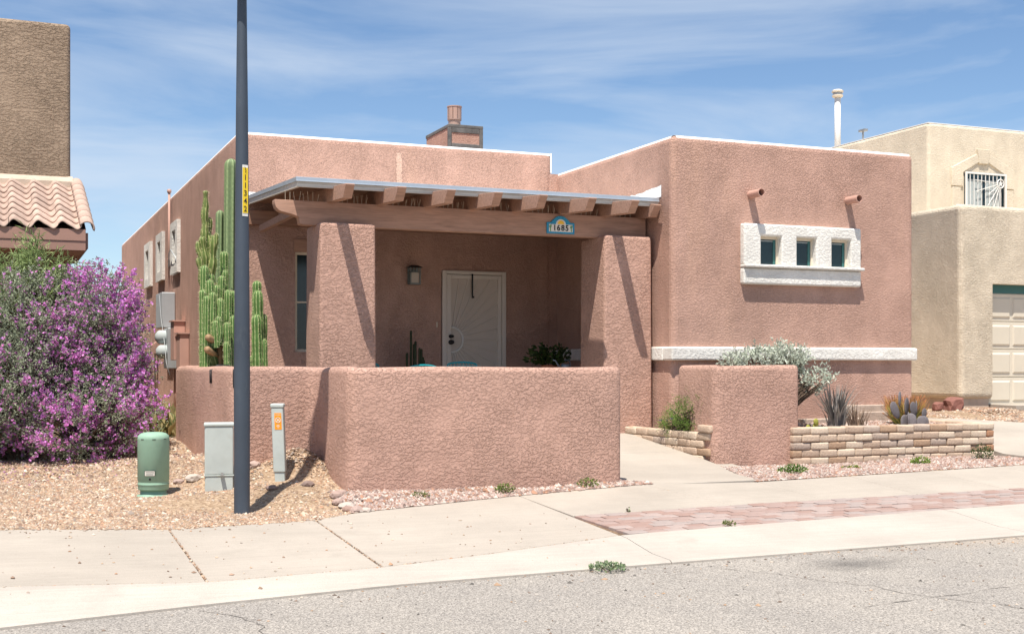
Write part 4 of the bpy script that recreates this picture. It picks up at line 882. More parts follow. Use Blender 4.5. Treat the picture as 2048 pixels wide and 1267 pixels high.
# ---------------------------------------------------------------- utility pedestals
gp = Vector((1.443, 12.94, -1.375)); g = thing('green_pedestal', 'round pale green utility pedestal with domed top', 'utility pedestal', tuple(gp))
R = 0.152
MB().lathe(gp, [(R+0.012, 0), (R+0.016, 0.018), (R+0.010, 0.034), (R-0.022, 0.04), (R-0.022, 0.085)], 40).build('base', M['green'], g, smooth=True)
MB().lathe(gp, [(R-0.005, 0.086), (R, 0.10), (R, 0.135), (R+0.004, 0.14), (R+0.004, 0.15), (R, 0.155), (R, 0.178), (R+0.005, 0.183), (R+0.005, 0.60), (R+0.006, 0.605), (R-0.001, 0.635), (R-0.028, 0.658), (R-0.07, 0.668), (0.01, 0.672)], 44).build('cover', M['green'], g, smooth=True)
d2c = Vector((-gp.x, -gp.y, 0)).normalized(); rt = Vector((-d2c.y, d2c.x, 0)); rt = rt if rt.x > 0 else -rt
lab = gp+(d2c*0.97-rt*0.22).normalized()*(R+0.006)+Vector((0, 0, 0.262)); ln_ = (d2c*0.97-rt*0.22).normalized(); lr = Vector((-ln_.y, ln_.x, 0)); lr = lr if lr.x > 0 else -lr
MB().obox(lab, lr, ln_, (0, 0, 1), 0.052, 0.003, 0.027).build('warning_label', M['black'], g)
MB().obox(lab+ln_*0.0035, lr, ln_, (0, 0, 1), 0.048, 0.001, 0.0235).build('label_face', M['glaze'], g)
text_mesh('label_text', 'WARNING', 0.017, M['ink'], g, lab+ln_*0.006+Vector((0, 0, 0.011)), lr, (0, 0, 1), 0.0005)
for dz_ in (-0.005, -0.015): MB().obox(lab+ln_*0.0052+Vector((0, 0, dz_)), lr, ln_, (0, 0, 1), 0.038, 0.0005, 0.002).build('label_line', M['lamp'], g)
MB().obox(lab+Vector((0, 0, -0.058))-ln_*0.004, lr, ln_, (0, 0, 1), 0.009, 0.008, 0.012).build('lock', M['black'], g, bevel=0.003)
for da in (-0.75, 0.03, 0.8):
    nn = (d2c*math.cos(da)+rt*math.sin(da)); MB().obox(gp+nn*(R+0.002)+Vector((0, 0, 0.603)), Vector((-nn.y, nn.x, 0)), nn, (0, 0, 1), 0.017, 0.006, 0.003).build('lid_notch', M['dark'], g)
bx = Vector((2.10, 12.93, -1.36)); g = thing('grey_pedestal', 'square pale grey utility box with latch next to the street pole', 'utility box', tuple(bx))
ra = math.radians(-9); axx = Vector((math.cos(ra), math.sin(ra), 0)); ayy = Vector((-math.sin(ra), math.cos(ra), 0)); Zv = Vector((0, 0, 1))
MB().obox(bx+Zv*0.10, axx, ayy, Zv, 0.142, 0.13, 0.10).build('base', M['grey_plastic'], g, bevel=0.014)
MB().obox(bx+Zv*0.456, axx, ayy, Zv, 0.145, 0.133, 0.252).build('cover', M['grey_plastic'], g, bevel=0.016)
MB().obox(bx+Zv*0.201, axx, ayy, Zv, 0.149, 0.137, 0.006).build('seam_lip', M['grey_plastic'], g, bevel=0.003)
MB().obox(bx+Zv*0.722, axx, ayy, Zv, 0.153, 0.142, 0.017).build('lid', M['grey_plastic'], g, bevel=0.01)
ftc = bx-ayy*0.137+axx*0.03
MB().obox(ftc+Zv*0.205-ayy*0.022, axx, ayy, Zv, 0.020, 0.022, 0.006).obox(ftc+Zv*0.222-ayy*0.008, axx, ayy, Zv, 0.012, 0.006, 0.011).obox(ftc+Zv*0.205-ayy*0.052+axx*0.014, axx, ayy, Zv, 0.006, 0.008, 0.005).obox(ftc+Zv*0.205-ayy*0.052-axx*0.014, axx, ayy, Zv, 0.006, 0.008, 0.005).build('latch', M['steel'], g)
mp0 = Vector((2.70, 12.72, -1.33)); g = thing('marker_post', 'leaning pale grey cable marker post with orange sticker', 'marker post', tuple(mp0))
Wz = Vector((-0.035, 0.01, 1)).normalized(); d2 = Vector((-mp0.x, -mp0.y, 0)).normalized(); wr = Vector((-d2.y, d2.x, 0)); wr = wr if wr.x > 0 else -wr
wa = (wr*math.cos(0.15)+d2*math.sin(0.15)).normalized(); wb = Wz.cross(wa).normalized()
if wb.dot(d2) < 0: wb = -wb
MB().obox(mp0+Wz*0.12, wa, wb, Wz, 0.052, 0.045, 0.16).build('base', M['grey_plastic'], g, bevel=0.006)
MB().obox(mp0+Wz*0.53, wa, wb, Wz, 0.062, 0.056, 0.335).build('cover', M['grey_plastic'], g, bevel=0.012)
MB().obox(mp0+Wz*0.885, wa, wb, Wz, 0.069, 0.063, 0.022).build('cap', M['grey_plastic'], g, bevel=0.012)
st_ = mp0+Wz*0.725+wb*0.0575+wa*0.006
MB().obox(st_, wa, wb, Wz, 0.036, 0.0012, 0.085).build('orange_sticker', M['orange'], g)
ci = st_+wb*0.002+Wz*0.012
MB().tube([ci+wa*(0.026*math.cos(t))+Wz*(0.026*math.sin(t)) for t in np.linspace(0, 2*math.pi, 25).tolist()], 0.0032, 4, False).tube([ci+wa*0.018+Wz*(-0.018), ci-wa*0.018+Wz*0.018], 0.0028, 4).tube([ci-wa*0.012-Wz*0.016, ci+wa*0.006+Wz*0.004, ci+wa*0.012+Wz*0.002], 0.004, 4).build('no_dig_symbol', M['glaze'], g)
text_mesh('sticker_text', 'WARNING', 0.0135, M['glaze'], g, st_+wb*0.002+Wz*0.066, wa, Wz, 0.0006)
for k_, (hz_, hw_) in enumerate(((-0.040, 0.012), (-0.050, 0.018), (-0.064, 0.010))): MB().obox(st_+wb*0.0018+Wz*hz_, wa, wb, Wz, hw_, 0.0005, 0.0022).build('sticker_line', M['glaze'], g)
g = thing('ground_cable', 'black cables lying between the grey box and the marker post', 'cable', (2.4, 12.85, -1.3))
for a in (0, 0.09): MB().tube([(2.22, 12.95+a, -1.33), (2.36, 12.93+a, -1.255+a*.3), (2.5, 12.88+a, -1.22), (2.62, 12.84+a, -1.2+a*.3), (2.70, 12.78+a, -1.25)], 0.009, 6).build('strand', M['cable'], g, smooth=True)
# ---------------------------------------------------------------- cacti
def ribbed(mb, pts, r, ribs=7, col=(0.10, 0.19, 0.05), ridge=(0.30, 0.38, 0.14), deep=0.22, dome=True, knob=0.0):
    pts = [Vector(p) for p in pts]; n = ribs*4; rows = []; 
    rs = r if isinstance(r, (list, tuple)) else [r]*len(pts)
    P2, R2_ = [], []
    for i in range(len(pts)-1):
        m_ = max(1, int((pts[i+1]-pts[i]).length/0.035))
        for k in range(m_): t = k/m_; P2.append(pts[i].lerp(pts[i+1], t)); R2_.append(rs[i]+(rs[i+1]-rs[i])*t)
    P2.append(pts[-1]); R2_.append(rs[-1])
    if dome:
        d = (P2[-1]-P2[-2]).normalized(); rr = R2_[-1]; b0 = P2[-1].copy()
        for t in (0.35, 0.65, 0.87, 0.99): P2.append(b0+d*rr*1.1*t); R2_.append(rr*math.sqrt(1-t*t))
    vs, cs = [], []; up = Vector((1, 0.2, 0)); ph = random.uniform(0, 6); sp_ = []
    for i, p in enumerate(P2):
        d = (P2[min(i+1, len(P2)-1)]-P2[max(i-1, 0)]).normalized(); a = d.cross(up).normalized(); b = a.cross(d)
        sw = 1+knob*math.sin(i*0.9+ph)
        for k in range(n):
            t = 2*math.pi*k/n; cc = math.cos(ribs*t); rr = R2_[i]*(1-deep/2+deep/2*cc)*sw
            vs.append(p+(a*math.cos(t)+b*math.sin(t))*rr)
            if k % 4 == 0: sp_.append((vs[-1], a*math.cos(t)+b*math.sin(t)))
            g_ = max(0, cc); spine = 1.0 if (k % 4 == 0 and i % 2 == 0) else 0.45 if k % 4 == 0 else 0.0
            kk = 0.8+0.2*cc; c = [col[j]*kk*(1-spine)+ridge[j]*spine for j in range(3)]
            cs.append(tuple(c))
    o = len(mb.v); mb.v += [tuple(v) for v in vs]; mb.c += cs
    mb.f += [(o+i*n+k, o+i*n+(k+1) % n, o+(i+1)*n+(k+1) % n, o+(i+1)*n+k) for i in range(len(P2)-1) for k in range(n)]+[tuple(o+(len(P2)-1)*n+k for k in range(n))]
    return sp_
F = 2453.0; ct_, st__ = math.cos(YAW), math.sin(YAW)
def at_v(x, y, v):
    """a point of the plane v seen at photo pixel (x, y): used once to measure positions"""
    a = (x-1024)/F; d = v/(ct_-a*st__); return Vector((d*(a*ct_+st__), v, (725-y)*d/F))
def stem(parent, x, ytop, wpx, v, ybot=760, ribs=7, kind='a', lean=0, name='stem'):
    a = at_v(x, ytop, v); b = at_v(x+lean, ybot, v); r = wpx/2*0.0066*v/16.0*(1.36 if kind in ('knob', 'spiny') else 1.16)
    b.z = min(b.z, -0.9) if ybot > 730 else b.z
    mid = a.lerp(b, 0.5)+Vector((random.uniform(-.02, .02), random.uniform(-.02, .02), 0))
    q = MB()
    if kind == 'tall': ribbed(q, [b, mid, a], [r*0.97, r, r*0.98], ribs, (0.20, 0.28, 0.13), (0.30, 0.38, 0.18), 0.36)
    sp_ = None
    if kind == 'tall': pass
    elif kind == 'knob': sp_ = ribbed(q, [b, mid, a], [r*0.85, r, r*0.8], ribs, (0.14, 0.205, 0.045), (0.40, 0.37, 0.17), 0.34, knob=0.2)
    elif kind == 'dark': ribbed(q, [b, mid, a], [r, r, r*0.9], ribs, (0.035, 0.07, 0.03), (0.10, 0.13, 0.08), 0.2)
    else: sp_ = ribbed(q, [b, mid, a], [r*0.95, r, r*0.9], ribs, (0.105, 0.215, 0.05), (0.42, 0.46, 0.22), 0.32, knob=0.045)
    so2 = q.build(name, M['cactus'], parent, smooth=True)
    if sp_:
        p_ = np.repeat(np.array([list(x[0]) for x in sp_[::2]]), 2, 0)+rng.normal(size=(len(sp_[::2])*2, 3))*0.004; d_ = np.repeat(np.array([list(x[1]) for x in sp_[::2]]), 2, 0)+rng.normal(size=(len(sp_[::2])*2, 3))*0.7
        leaf_mesh('spines', p_, d_, 0.020, 0.007, jitter_cols((0.62, 0.60, 0.36), len(p_), 0.3), M['leaf'], so2)['kind'] = 'stuff'
c1 = thing('fence_post_cactus', 'tall smooth grey-green columnar cactus behind the street pole', 'cactus', (2.8, 16.5, -1.0), 'cacti inside the courtyard wall')
for x, y, w_, v in ((462, 332, 23, 16.55), (440, 430, 15, 16.7), (473, 452, 14, 16.75)): stem(c1, x, y, w_, v, 790, 6, 'tall')
c2 = thing('knobby_cactus', 'knobby yellow-green branching cactus with brown sawn stubs', 'cactus', (2.5, 16.0, -1.0), 'cacti inside the courtyard wall')
for x, y, w_, v, yb, ln2 in ((411, 387, 9, 16.15, 520, 1), (409, 418, 11, 16.15, 545, 2), (419, 440, 9, 16.2, 560, 0), (404, 480, 11, 16.1, 560, 8), (416, 475, 14, 16.15, 575, 2), (426, 478, 13, 16.1, 560, -6), (432, 470, 7, 16.1, 500, -5), (398, 500, 9, 16.1, 530, 6), (396, 488, 8, 16.1, 520, 8), (400, 520, 13, 16.1, 580, 9), (418, 535, 20, 16.15, 600, 3)):
    stem(c2, x, y, w_, v, yb, 6, 'knob', ln2)
for x, y, w_, v, yb in ((409, 540, 14, 16.05, 770), (421, 555, 14, 16.1, 770), (420, 568, 13, 15.95, 700), (406, 588, 13, 15.95, 770), (433, 578, 12, 15.95, 690), (414, 600, 13, 15.85, 770), (425, 592, 12, 15.85, 690), (441, 605, 12, 15.85, 690), (448, 512, 14, 16.3, 770), (449, 548, 13, 16.2, 770), (456, 588, 13, 16.0, 770), (466, 590, 13, 16.05, 770), (437, 640, 11, 15.8, 690), (430, 648, 11, 15.8, 695), (454, 652, 12, 15.8, 770), (453, 690, 10, 15.75, 770), (468, 640, 14, 15.9, 770), (443, 560, 12, 16.1, 770)):
    stem(c2, x, y, w_, v, yb, 8, 'spiny', random.uniform(-3, 3))
tr = MB(); a = at_v(432, 735, 15.9); tr.tube([at_v(436, 790, 15.9), at_v(441, 700, 15.9), at_v(440, 676, 15.9)], [0.06, 0.05, 0.05], 10, True, (0.21, 0.13, 0.06)); tr.build('trunk', M['cactus'], c2, smooth=True)
for p0, p1 in (((441, 690), (416, 674)), ((437, 714), (414, 698))):
    q = MB(); A, B_ = at_v(*p0, 15.9), at_v(*p1, 15.75); q.tube([A, B_, B_+(B_-A).normalized()*0.025], [0.035, 0.045, 0.03], 10, True, (0.30, 0.19, 0.10)); q.build('cut_stub', M['cactus'], c2, smooth=True)
for x0_, x1_ in ((418, 436), (408, 428)):
    q = MB(); ribbed(q, [at_v(x1_, 745, 15.9), at_v((x0_+x1_)/2, 715, 15.85), at_v(x0_+2, 690, 15.85)], [0.04, 0.045, 0.04], 6, (0.07, 0.12, 0.03), (0.2, 0.22, 0.1)); q.build('stem', M['cactus'], c2, smooth=True)
c3 = thing('spiny_cactus', 'short cluster of bright green spiny columns beside the porch window', 'cactus', (3.15, 16.2, -1.0), 'cacti inside the courtyard wall')
for x, y, w_, v in ((514, 572, 16, 16.2), (516, 592, 17, 16.15), (528, 636, 12, 16.2), (513, 640, 17, 16.1), (528, 685, 11, 16.1), (504, 718, 8, 16.1), (500, 722, 7, 16.1)): stem(c3, x, y, w_, v, 780, 8, 'spiny')
# porch furniture and pots
pot = thing('potted_cactus', 'dark slender columnar cactus in a pot by the front door', 'potted cactus', (6.1, 18.4, -0.99))
MB().lathe((6.15, 18.4, -0.99), [(0.15, 0), (0.2, 0.28), (0.215, 0.28), (0.215, 0.33), (0.19, 0.33), (0.18, 0.28)], 20).build('pot', M['terracotta'], pot, smooth=True)
for x, y, w_ in ((822, 663, 4), (831, 684, 4), (828, 690, 4), (839, 698, 5), (843, 700, 4), (814, 708, 4), (846, 716, 4), (848, 722, 4)):
    a = at_v(x, y, 18.4); q = MB(); ribbed(q, [Vector((6.15+(a.x-6.15)*0.5, 18.4, -0.75)), a.lerp(Vector((a.x, 18.4, -0.7)), 0.5), a], 0.02, 5, (0.04, 0.06, 0.025), (0.09, 0.09, 0.05)); q.build('stem', M['cactus'], pot, smooth=True)
def chair(x, y, ztop, rot, label, arch):
    t = thing('patio_chair', label, 'chair', (x, y, pz(y)), 'turquoise metal chairs in the courtyard'); h = ztop-pz(y)
    Rm = Matrix.Rotation(rot, 3, 'Z'); T = lambda a, b, c: Vector((x, y, pz(y)))+Rm @ Vector((a, b, c))
    for a, b in ((-0.2, -0.2), (0.2, -0.2)): MB().tube([T(a*1.1, b, 0), T(a, b, 0.43)], 0.011, 6).build('leg', M['turquoise'], t)
    for a in (-0.2, 0.2): MB().tube([T(a*1.1, 0.24, 0), T(a, 0.2, 0.43)], 0.011, 6).build('leg', M['turquoise'], t)
    q = MB().obox(T(0, 0, 0.44), Rm @ Vector((1, 0, 0)), Rm @ Vector((0, 1, 0)), (0, 0, 1), 0.21, 0.21, 0.008); q.build('seat', M['turquoise'], t, bevel=0.006)
    n = 14; fr_ = [T(-0.2, 0.2, 0.43)]+[T(-0.21*math.cos(s_)*1.0, 0.22+0.05*math.sin(s_), h-arch-0.012+arch*math.sin(s_)) for s_ in np.linspace(0, math.pi, n)]+[T(0.2, 0.2, 0.43)]
    MB().tube(fr_, 0.012, 6).build('back_frame', M['turquoise'], t, smooth=True)
    q = MB()
    for k in range(-4, 5):
        zz = h-arch-0.02+arch*math.sqrt(max(0, 1-(k/4.6)**2)); q.tube([T(k*0.042, 0.215, 0.46), T(k*0.044, 0.235, zz)], 0.006, 5)
    for zz in (0.55, 0.65, 0.75, h-arch-0.03): q.tube([T(-0.2, 0.225, zz), T(0.2, 0.225, zz)], 0.006, 5)
    q.build('back_lattice', M['turquoise'], t)
chair(4.86, 16.6, 0.02, 0.35, 'turquoise metal chair partly behind the left porch column', 0.05)
chair(5.34, 16.2, -0.02, math.pi, 'turquoise metal chair with arched back below the porch lantern', 0.05)
chair(6.10, 16.5, 0.02, -0.4, 'turquoise metal chair with lattice back in front of the door', 0.04)
pp = thing('potted_plant', 'dark leafy plant in a terracotta pot in the porch corner', 'potted plant', (7.93, 17.5, -0.24))
def stool(x0, x1, y0, y1, zt, label):
    t = thing('plant_stand', label, 'plant stand', ((x0+x1)/2, (y0+y1)/2, -0.99))
    MB().box(x0, y0, zt-0.03, x1, y1, zt).build('top', M['wood_in'], t, bevel=0.006)
    for a in (x0+0.02, x1-0.06):
        for b in (y0+0.02, y1-0.06): MB().box(a, b, -0.99, a+0.04, b+0.04, zt-0.031).build('leg', M['wood_in'], t)
stool(7.55, 8.30, 17.3, 17.7, -0.24, 'wooden stand carrying the leafy potted plant')
stool(7.92, 8.30, 17.05, 17.285, -0.16, 'small wooden stand under the watering can')
MB().lathe((7.93, 17.5, -0.239), [(0.085, 0), (0.115, 0.17), (0.125, 0.17), (0.125, 0.205), (0.11, 0.205), (0.10, 0.17)], 20).build('pot', M['terracotta'], pp, smooth=True)
N = 420; ang = rng.uniform(0, 2*math.pi, N); el_ = rng.uniform(0.15, 1.35, N); rr = rng.uniform(0.05, 0.34, N)
pos = np.stack([7.93+rr*np.cos(ang)*np.cos(el_)*1.2, 17.5+rr*np.sin(ang)*np.cos(el_), -0.05+rr*np.sin(el_)*1.05], 1)
leaf_mesh('foliage', pos, np.stack([np.cos(ang), np.sin(ang), 0.5+0*ang], 1)+rng.normal(size=(N, 3))*0.5, 0.09, 0.045, jitter_cols((0.045, 0.075, 0.018), N, 0.5), M['leaf'], pp, 0.2)
wc = thing('watering_can', 'small zinc watering can beside the terracotta pot', 'watering can', (8.08, 17.2, -0.16))
MB().lathe((8.08, 17.2, -0.159), [(0.075, 0), (0.075, 0.13), (0.06, 0.14)], 18).build('body', M['zinc'], wc, smooth=True)
MB().tube([(8.03, 17.2, -0.02), (8.03, 17.2, 0.02), (8.05, 17.2, 0.04), (8.12, 17.2, 0.04), (8.15, 17.2, 0.02), (8.17, 17.2, -0.1)], 0.009, 6).build('handle', M['zinc'], wc, smooth=True)
MB().tube([(8.02, 17.2, -0.11), (7.93, 17.18, -0.02), (7.89, 17.17, 0.035), (7.85, 17.165, 0.042)], [0.018, 0.012, 0.01, 0.012], 8).build('spout', M['zinc'], wc, smooth=True)
# ---------------------------------------------------------------- shrubs
def shrub(name, label, ells, nspr, leaves, lcol, flow, fcol, lsz, base, group=None, updir=0.7, hole=None, lw=0.5, trunk=True, sprlen=0.24):
    """ells: (cx,cy,cz,rx,ry,rz,weight,flowerfactor)"""
    t = thing(name, label, 'shrub', base, group); ws = np.array([e[6] for e in ells]); ws = ws/ws.sum()
    P_, D_, FF = [], [], []
    for e, w_ in zip(ells, ws):
        n = int(nspr*w_); d = rng.normal(size=(n, 3)); d /= np.linalg.norm(d, axis=1)[:, None]
        r = rng.uniform(0.45, 1.0, n)**0.5; lump = 1+0.12*np.sin(d[:, 0]*7+e[0])*np.sin(d[:, 2]*6+1)+0.07*np.sin(d[:, 1]*9+d[:, 2]*11)
        p = np.array(e[:3])+d*np.array(e[3:6])*(r*lump)[:, None]; P_.append(p); D_.append(d+np.array([0, 0, updir])); FF.append(np.full(n, e[7])*(0.25+0.75*r))
    P_ = np.concatenate(P_); D_ = np.concatenate(D_); FF = np.concatenate(FF)
    cl = np.sin(P_[:, 0]*6.1+P_[:, 2]*3.3)*np.sin(P_[:, 2]*5.3-P_[:, 1]*4.1)+0.6*np.sin(P_[:, 0]*11+P_[:, 1]*9+P_[:, 2]*13)
    FF = FF*np.clip(0.62+0.75*cl, 0.02, 1.7)
    gap = np.sin(P_[:, 0]*4.7+2.0)*np.sin(P_[:, 2]*4.1+P_[:, 1]*3.0)
    g_ = zy(P_[:, 0], P_[:, 1]); k = (P_[:, 2] > g_+0.04) & ((gap > -0.42) | (rng.random(len(gap)) < 0.25) | (not flow)); P_, D_, FF = P_[k], D_[k], FF[k]
    D_ = D_+rng.normal(size=D_.shape)*0.35; D_ /= np.linalg.norm(D_, axis=1)[:, None]
    n = len(P_); sl_ = rng.uniform(0.6, 1.3, n)*sprlen
    # leaves along each sprig
    s_ = rng.uniform(0, 1, (n, leaves)); base_p = P_[:, None, :]+D_[:, None, :]*(s_*sl_[:, None])[..., None]+rng.normal(size=(n, leaves, 3))*0.022
    ld = D_[:, None, :]*0.6+rng.normal(size=(n, leaves, 3))*0.75
    tint = rng.uniform(0.7, 1.25, n)[:, None]; cols = (np.asarray(lcol)[None]*tint)[:, None, :]*rng.uniform(0.7, 1.3, (n, leaves, 1))
    leaf_mesh('foliage', base_p.reshape(-1, 3), ld.reshape(-1, 3), (lsz*rng.uniform(0.7, 1.3, n*leaves)), lsz*lw, np.clip(cols.reshape(-1, 3), 0, 1), M['leaf'], t, 0.15)
    tw = MB(); idx = rng.choice(n, min(n, 260), replace=False); B0 = Vector(base)
    if flow:
        fl_n = rng.poisson(flow*FF*rng.choice([0.0, 0.3, 1.0, 2.3], n)); tot = int(fl_n.sum()); i_ = np.repeat(np.arange(n), fl_n)
        fp = P_[i_]+D_[i_]*(rng.uniform(0.25, 1.08, tot)*sl_[i_])[:, None]+rng.normal(size=(tot, 3))*0.02
        # each blossom: three crossed petals
        fp3 = np.repeat(fp, 3, 0); fd = np.repeat(D_[i_], 3, 0)+rng.normal(size=(tot*3, 3))*1.0
        fc = np.repeat(np.asarray(fcol)[None]*rng.uniform(0.65, 1.25, (tot, 1))*(1+rng.uniform(-.1, .1, (tot, 3))), 3, 0)
        leaf_mesh('blossom', fp3, fd, 0.033, 0.030, np.clip(fc, 0, 1), M['flower'], t, 0.1)
    if trunk:
        for k in idx[:170]:
            p = Vector(P_[k]); m_ = B0.lerp(p, 0.5)+Vector((random.uniform(-.12, .12), random.uniform(-.12, .12), 0.1)); st0 = B0+Vector((random.uniform(-.12, .12), random.uniform(-.12, .12), 0))
            tw.tube([st0, m_, p], [0.020, 0.012, 0.004], 5, False)
        tw.build('branches', M['bark'], t)
    return t
MAG = (0.74, 0.32, 0.69)
shrub('purple_sage', 'large sage shrub covered in magenta flowers beside the green pedestal',
      [(1.12, 16.5, -0.15, 0.58, 0.75, 0.85, 3, 1.1), (1.16, 16.7, 0.56, 0.42, 0.5, 0.60, 2.0, 1.5), (0.95, 15.9, -0.75, 0.85, 0.55, 0.42, 1.8, 1.0), (0.7, 16.6, 0.35, 0.45, 0.6, 0.65, 1.6, 0.75), (1.28, 16.3, -0.35, 0.32, 0.4, 0.6, 1.0, 1.0), (1.22, 16.4, -0.75, 0.28, 0.32, 0.4, 0.6, 0.9)], 4300, 17, (0.30, 0.33, 0.225), 6.2, MAG, 0.033, (1.0, 16.5, -1.2), 'sage shrubs by the brown house')
shrub('purple_sage', 'grey-green sage shrub with few flowers under the brown eave', [(0.1, 16.2, -0.3, 0.65, 0.6, 0.72, 2, 0.6), (0.35, 16.4, 0.45, 0.5, 0.5, 0.6, 1.6, 0.3), (-0.4, 16.0, -0.5, 0.7, 0.6, 0.7, 2, 0.7)], 2900, 18, (0.31, 0.35, 0.24), 6.0, MAG, 0.034, (0.1, 16.3, -1.2), 'sage shrubs by the brown house')
shrub('willow_shrub', 'green narrow-leaved shrub rising above the sage against the fascia', [(0.22, 16.9, 0.72, 0.55, 0.42, 0.40, 2, 0), (0.40, 16.8, 1.12, 0.13, 0.15, 0.26, 0.35, 0), (-0.5, 16.9, 0.7, 0.5, 0.4, 0.42, 1, 0), (0.72, 16.8, 1.0, 0.12, 0.12, 0.15, 0.15, 0)], 520, 16, (0.30, 0.38, 0.16), 0, MAG, 0.10, (0.2, 17.0, -1.2), None, 0.9, lw=0.14, sprlen=0.34)
shrub('brittlebush', 'pale silvery-leaved brittlebush behind the short stucco wall', [(9.78, 14.35, -0.06, 0.50, 0.36, 0.24, 2, 0), (10.12, 14.3, 0.06, 0.30, 0.28, 0.18, 1, 0), (10.42, 14.05, -0.26, 0.17, 0.2, 0.17, 0.6, 0), (9.22, 14.3, 0.0, 0.16, 0.15, 0.09, 0.2, 0)], 420, 9, (0.50, 0.54, 0.45), 0, MAG, 0.052, (9.9, 14.3, -0.9), None, 1.0, lw=0.5, sprlen=0.10)
shrub('rosemary', 'bright green rosemary bush growing beside the front path', [(8.52, 14.15, -0.75, 0.20, 0.24, 0.24, 2, 0.1), (8.50, 13.95, -0.60, 0.12, 0.14, 0.22, 1, 0.1), (8.46, 14.45, -0.85, 0.18, 0.26, 0.13, 1, 0.5)], 420, 34, (0.17, 0.28, 0.06), 0.25, (0.2, 0.15, 0.25), 0.036, (8.52, 14.15, -0.97), None, 1.1, lw=0.16, sprlen=0.17)
# strappy agave-like plant
def straps(name, label, base, n, h, spread, col0, col1, wd, cat='plant', dry=0.3):
    t = thing(name, label, cat, base); q = MB(); B0 = Vector(base)
    for i in range(n):
        a = random.uniform(0, 2*math.pi); L_ = h*random.uniform(0.55, 1.05); sp = spread*random.uniform(0.1, 1.0); d = Vector((math.cos(a), math.sin(a), 0)); s_ = Vector((-d.y, d.x, 0))
        o0 = B0+d*random.uniform(0, 0.12)+s_*random.uniform(-.05, .05); rr_ = random.random(); col = tuple(c0+(c1-c0)*rr_ for c0, c1 in zip(col0, col1)); pts = []
        for k in range(6):
            u_ = k/5; p = o0+d*(sp*u_*u_+0.02*u_)+Vector((0, 0, L_*u_*(1-0.12*u_*sp/spread))); ww = wd*(1-u_)**0.7*(0.75+0.5*min(1, u_*3)*(1-u_)); pts.append((p-s_*ww, p-d*ww*0.35, p+s_*ww))
        vs = [x for r in pts for x in r]; q.add(vs, [(k*3+j, k*3+j+1, k*3+j+4, k*3+j+3) for k in range(5) for j in range(2)], col)
    q.build('leaves', M['leaf'], t); return t
straps('strap_plant', 'dark grey spiky strap-leaved plant in the block planter', (10.62, 13.85, -0.92), 95, 0.70, 0.34, (0.13, 0.125, 0.12), (0.42, 0.385, 0.35), 0.021)
straps('strap_plant', 'dry reddish spiky tuft at the foot of the dark strap plant', (10.85, 13.70, -0.93), 55, 0.42, 0.16, (0.20, 0.13, 0.09), (0.36, 0.27, 0.2), 0.012)
# fire stick
fs_ = thing('fire_stick', 'orange-tipped pencil succulent behind the purple prickly pear', 'succulent', (12.2, 14.25, -0.9)); q = MB()
for i in range(520):
    a = random.uniform(0, 2*math.pi); L_ = random.uniform(0.14, 0.46); sp = random.uniform(0.02, 0.24); p0 = Vector((12.15+0.16*math.cos(a)*random.random(), 14.25+0.1*math.sin(a), -0.92)); p1 = p0+Vector((math.cos(a)*sp, math.sin(a)*sp, L_)); pm_ = p0.lerp(p1, 0.6)+Vector((random.uniform(-.02, .02), random.uniform(-.02, .02), 0))
    o_ = len(q.v); q.tube([p0, pm_, p1], [0.0048, 0.0042, 0.003], 5, True)
    tc_ = random.uniform(0.6, 1.2); cols = [(0.17, 0.20, 0.05)]*5+[(0.36*tc_, 0.33*tc_, 0.09)]*5+[(0.50*tc_, 0.20*tc_, 0.09)]*5; q.c[o_:] = cols
q.build('stems', M['cactus'], fs_)
def pads(name, label, base, lst, col, cat='cactus'):
    t = thing(name, label, cat, base)
    for (dx, dy, dz_, w_, h_, tilt, yaw) in lst:
        bm = bmesh.new(); bmesh.ops.create_uvsphere(bm, u_segments=16, v_segments=10, radius=1)
        Rm = Matrix.Rotation(yaw, 3, 'Z') @ Matrix.Rotation(tilt, 3, 'Y')
        cl = col
        for v in bm.verts:
            zz = v.co.z; v.co = Vector((v.co.x*w_*(1+0.18*zz), v.co.y*0.016, zz*h_+h_)); v.co = Rm @ v.co+Vector((dx, dy, dz_))
        me = bpy.data.meshes.new('pad'); bm.to_mesh(me); bm.free(); a_ = me.color_attributes.new('Col', 'FLOAT_COLOR', 'POINT'); kk = random.uniform(0.75, 1.25)
        for i in range(len(me.vertices)): a_.data[i].color = (cl[0]*kk, cl[1]*kk, cl[2]*kk, 1)
        me.polygons.foreach_set('use_smooth', [True]*len(me.polygons)); me.materials.append(M['cactus']); o = bpy.data.objects.new('pad', me); COL.objects.link(o); o.parent = t
pads('prickly_pear', 'purple-grey prickly pear cactus at the planter edge', (11.88, 13.85, -0.95), [(-0.10, 0, 0.0, 0.085, 0.11, 0.1, 0.2), (0.02, -0.02, 0, 0.08, 0.12, -0.1, -0.5), (0.12, 0.03, 0, 0.085, 0.12, 0.05, 0.7), (0.23, 0, 0, 0.09, 0.10, 0.3, 0.1), (-0.15, 0.04, 0.17, 0.085, 0.15, -0.75, 0.3), (-0.02, 0.05, 0.20, 0.08, 0.13, 0.15, 0.5), (-0.13, 0.06, 0.33, 0.06, 0.11, 0.1, 0.6), (0.07, 0.0, 0.20, 0.07, 0.10, -0.1, 0.2), (0.17, 0.06, 0.20, 0.06, 0.11, 0.2, 0.9), (0.28, 0.05, 0.15, 0.06, 0.08, 0.4, 0.3), (-0.05, -0.03, 0.0, 0.07, 0.13, 0.0, 0.9), (0.17, -0.03, 0.0, 0.075, 0.10, 0.1, -0.3)], (0.17, 0.15, 0.155))
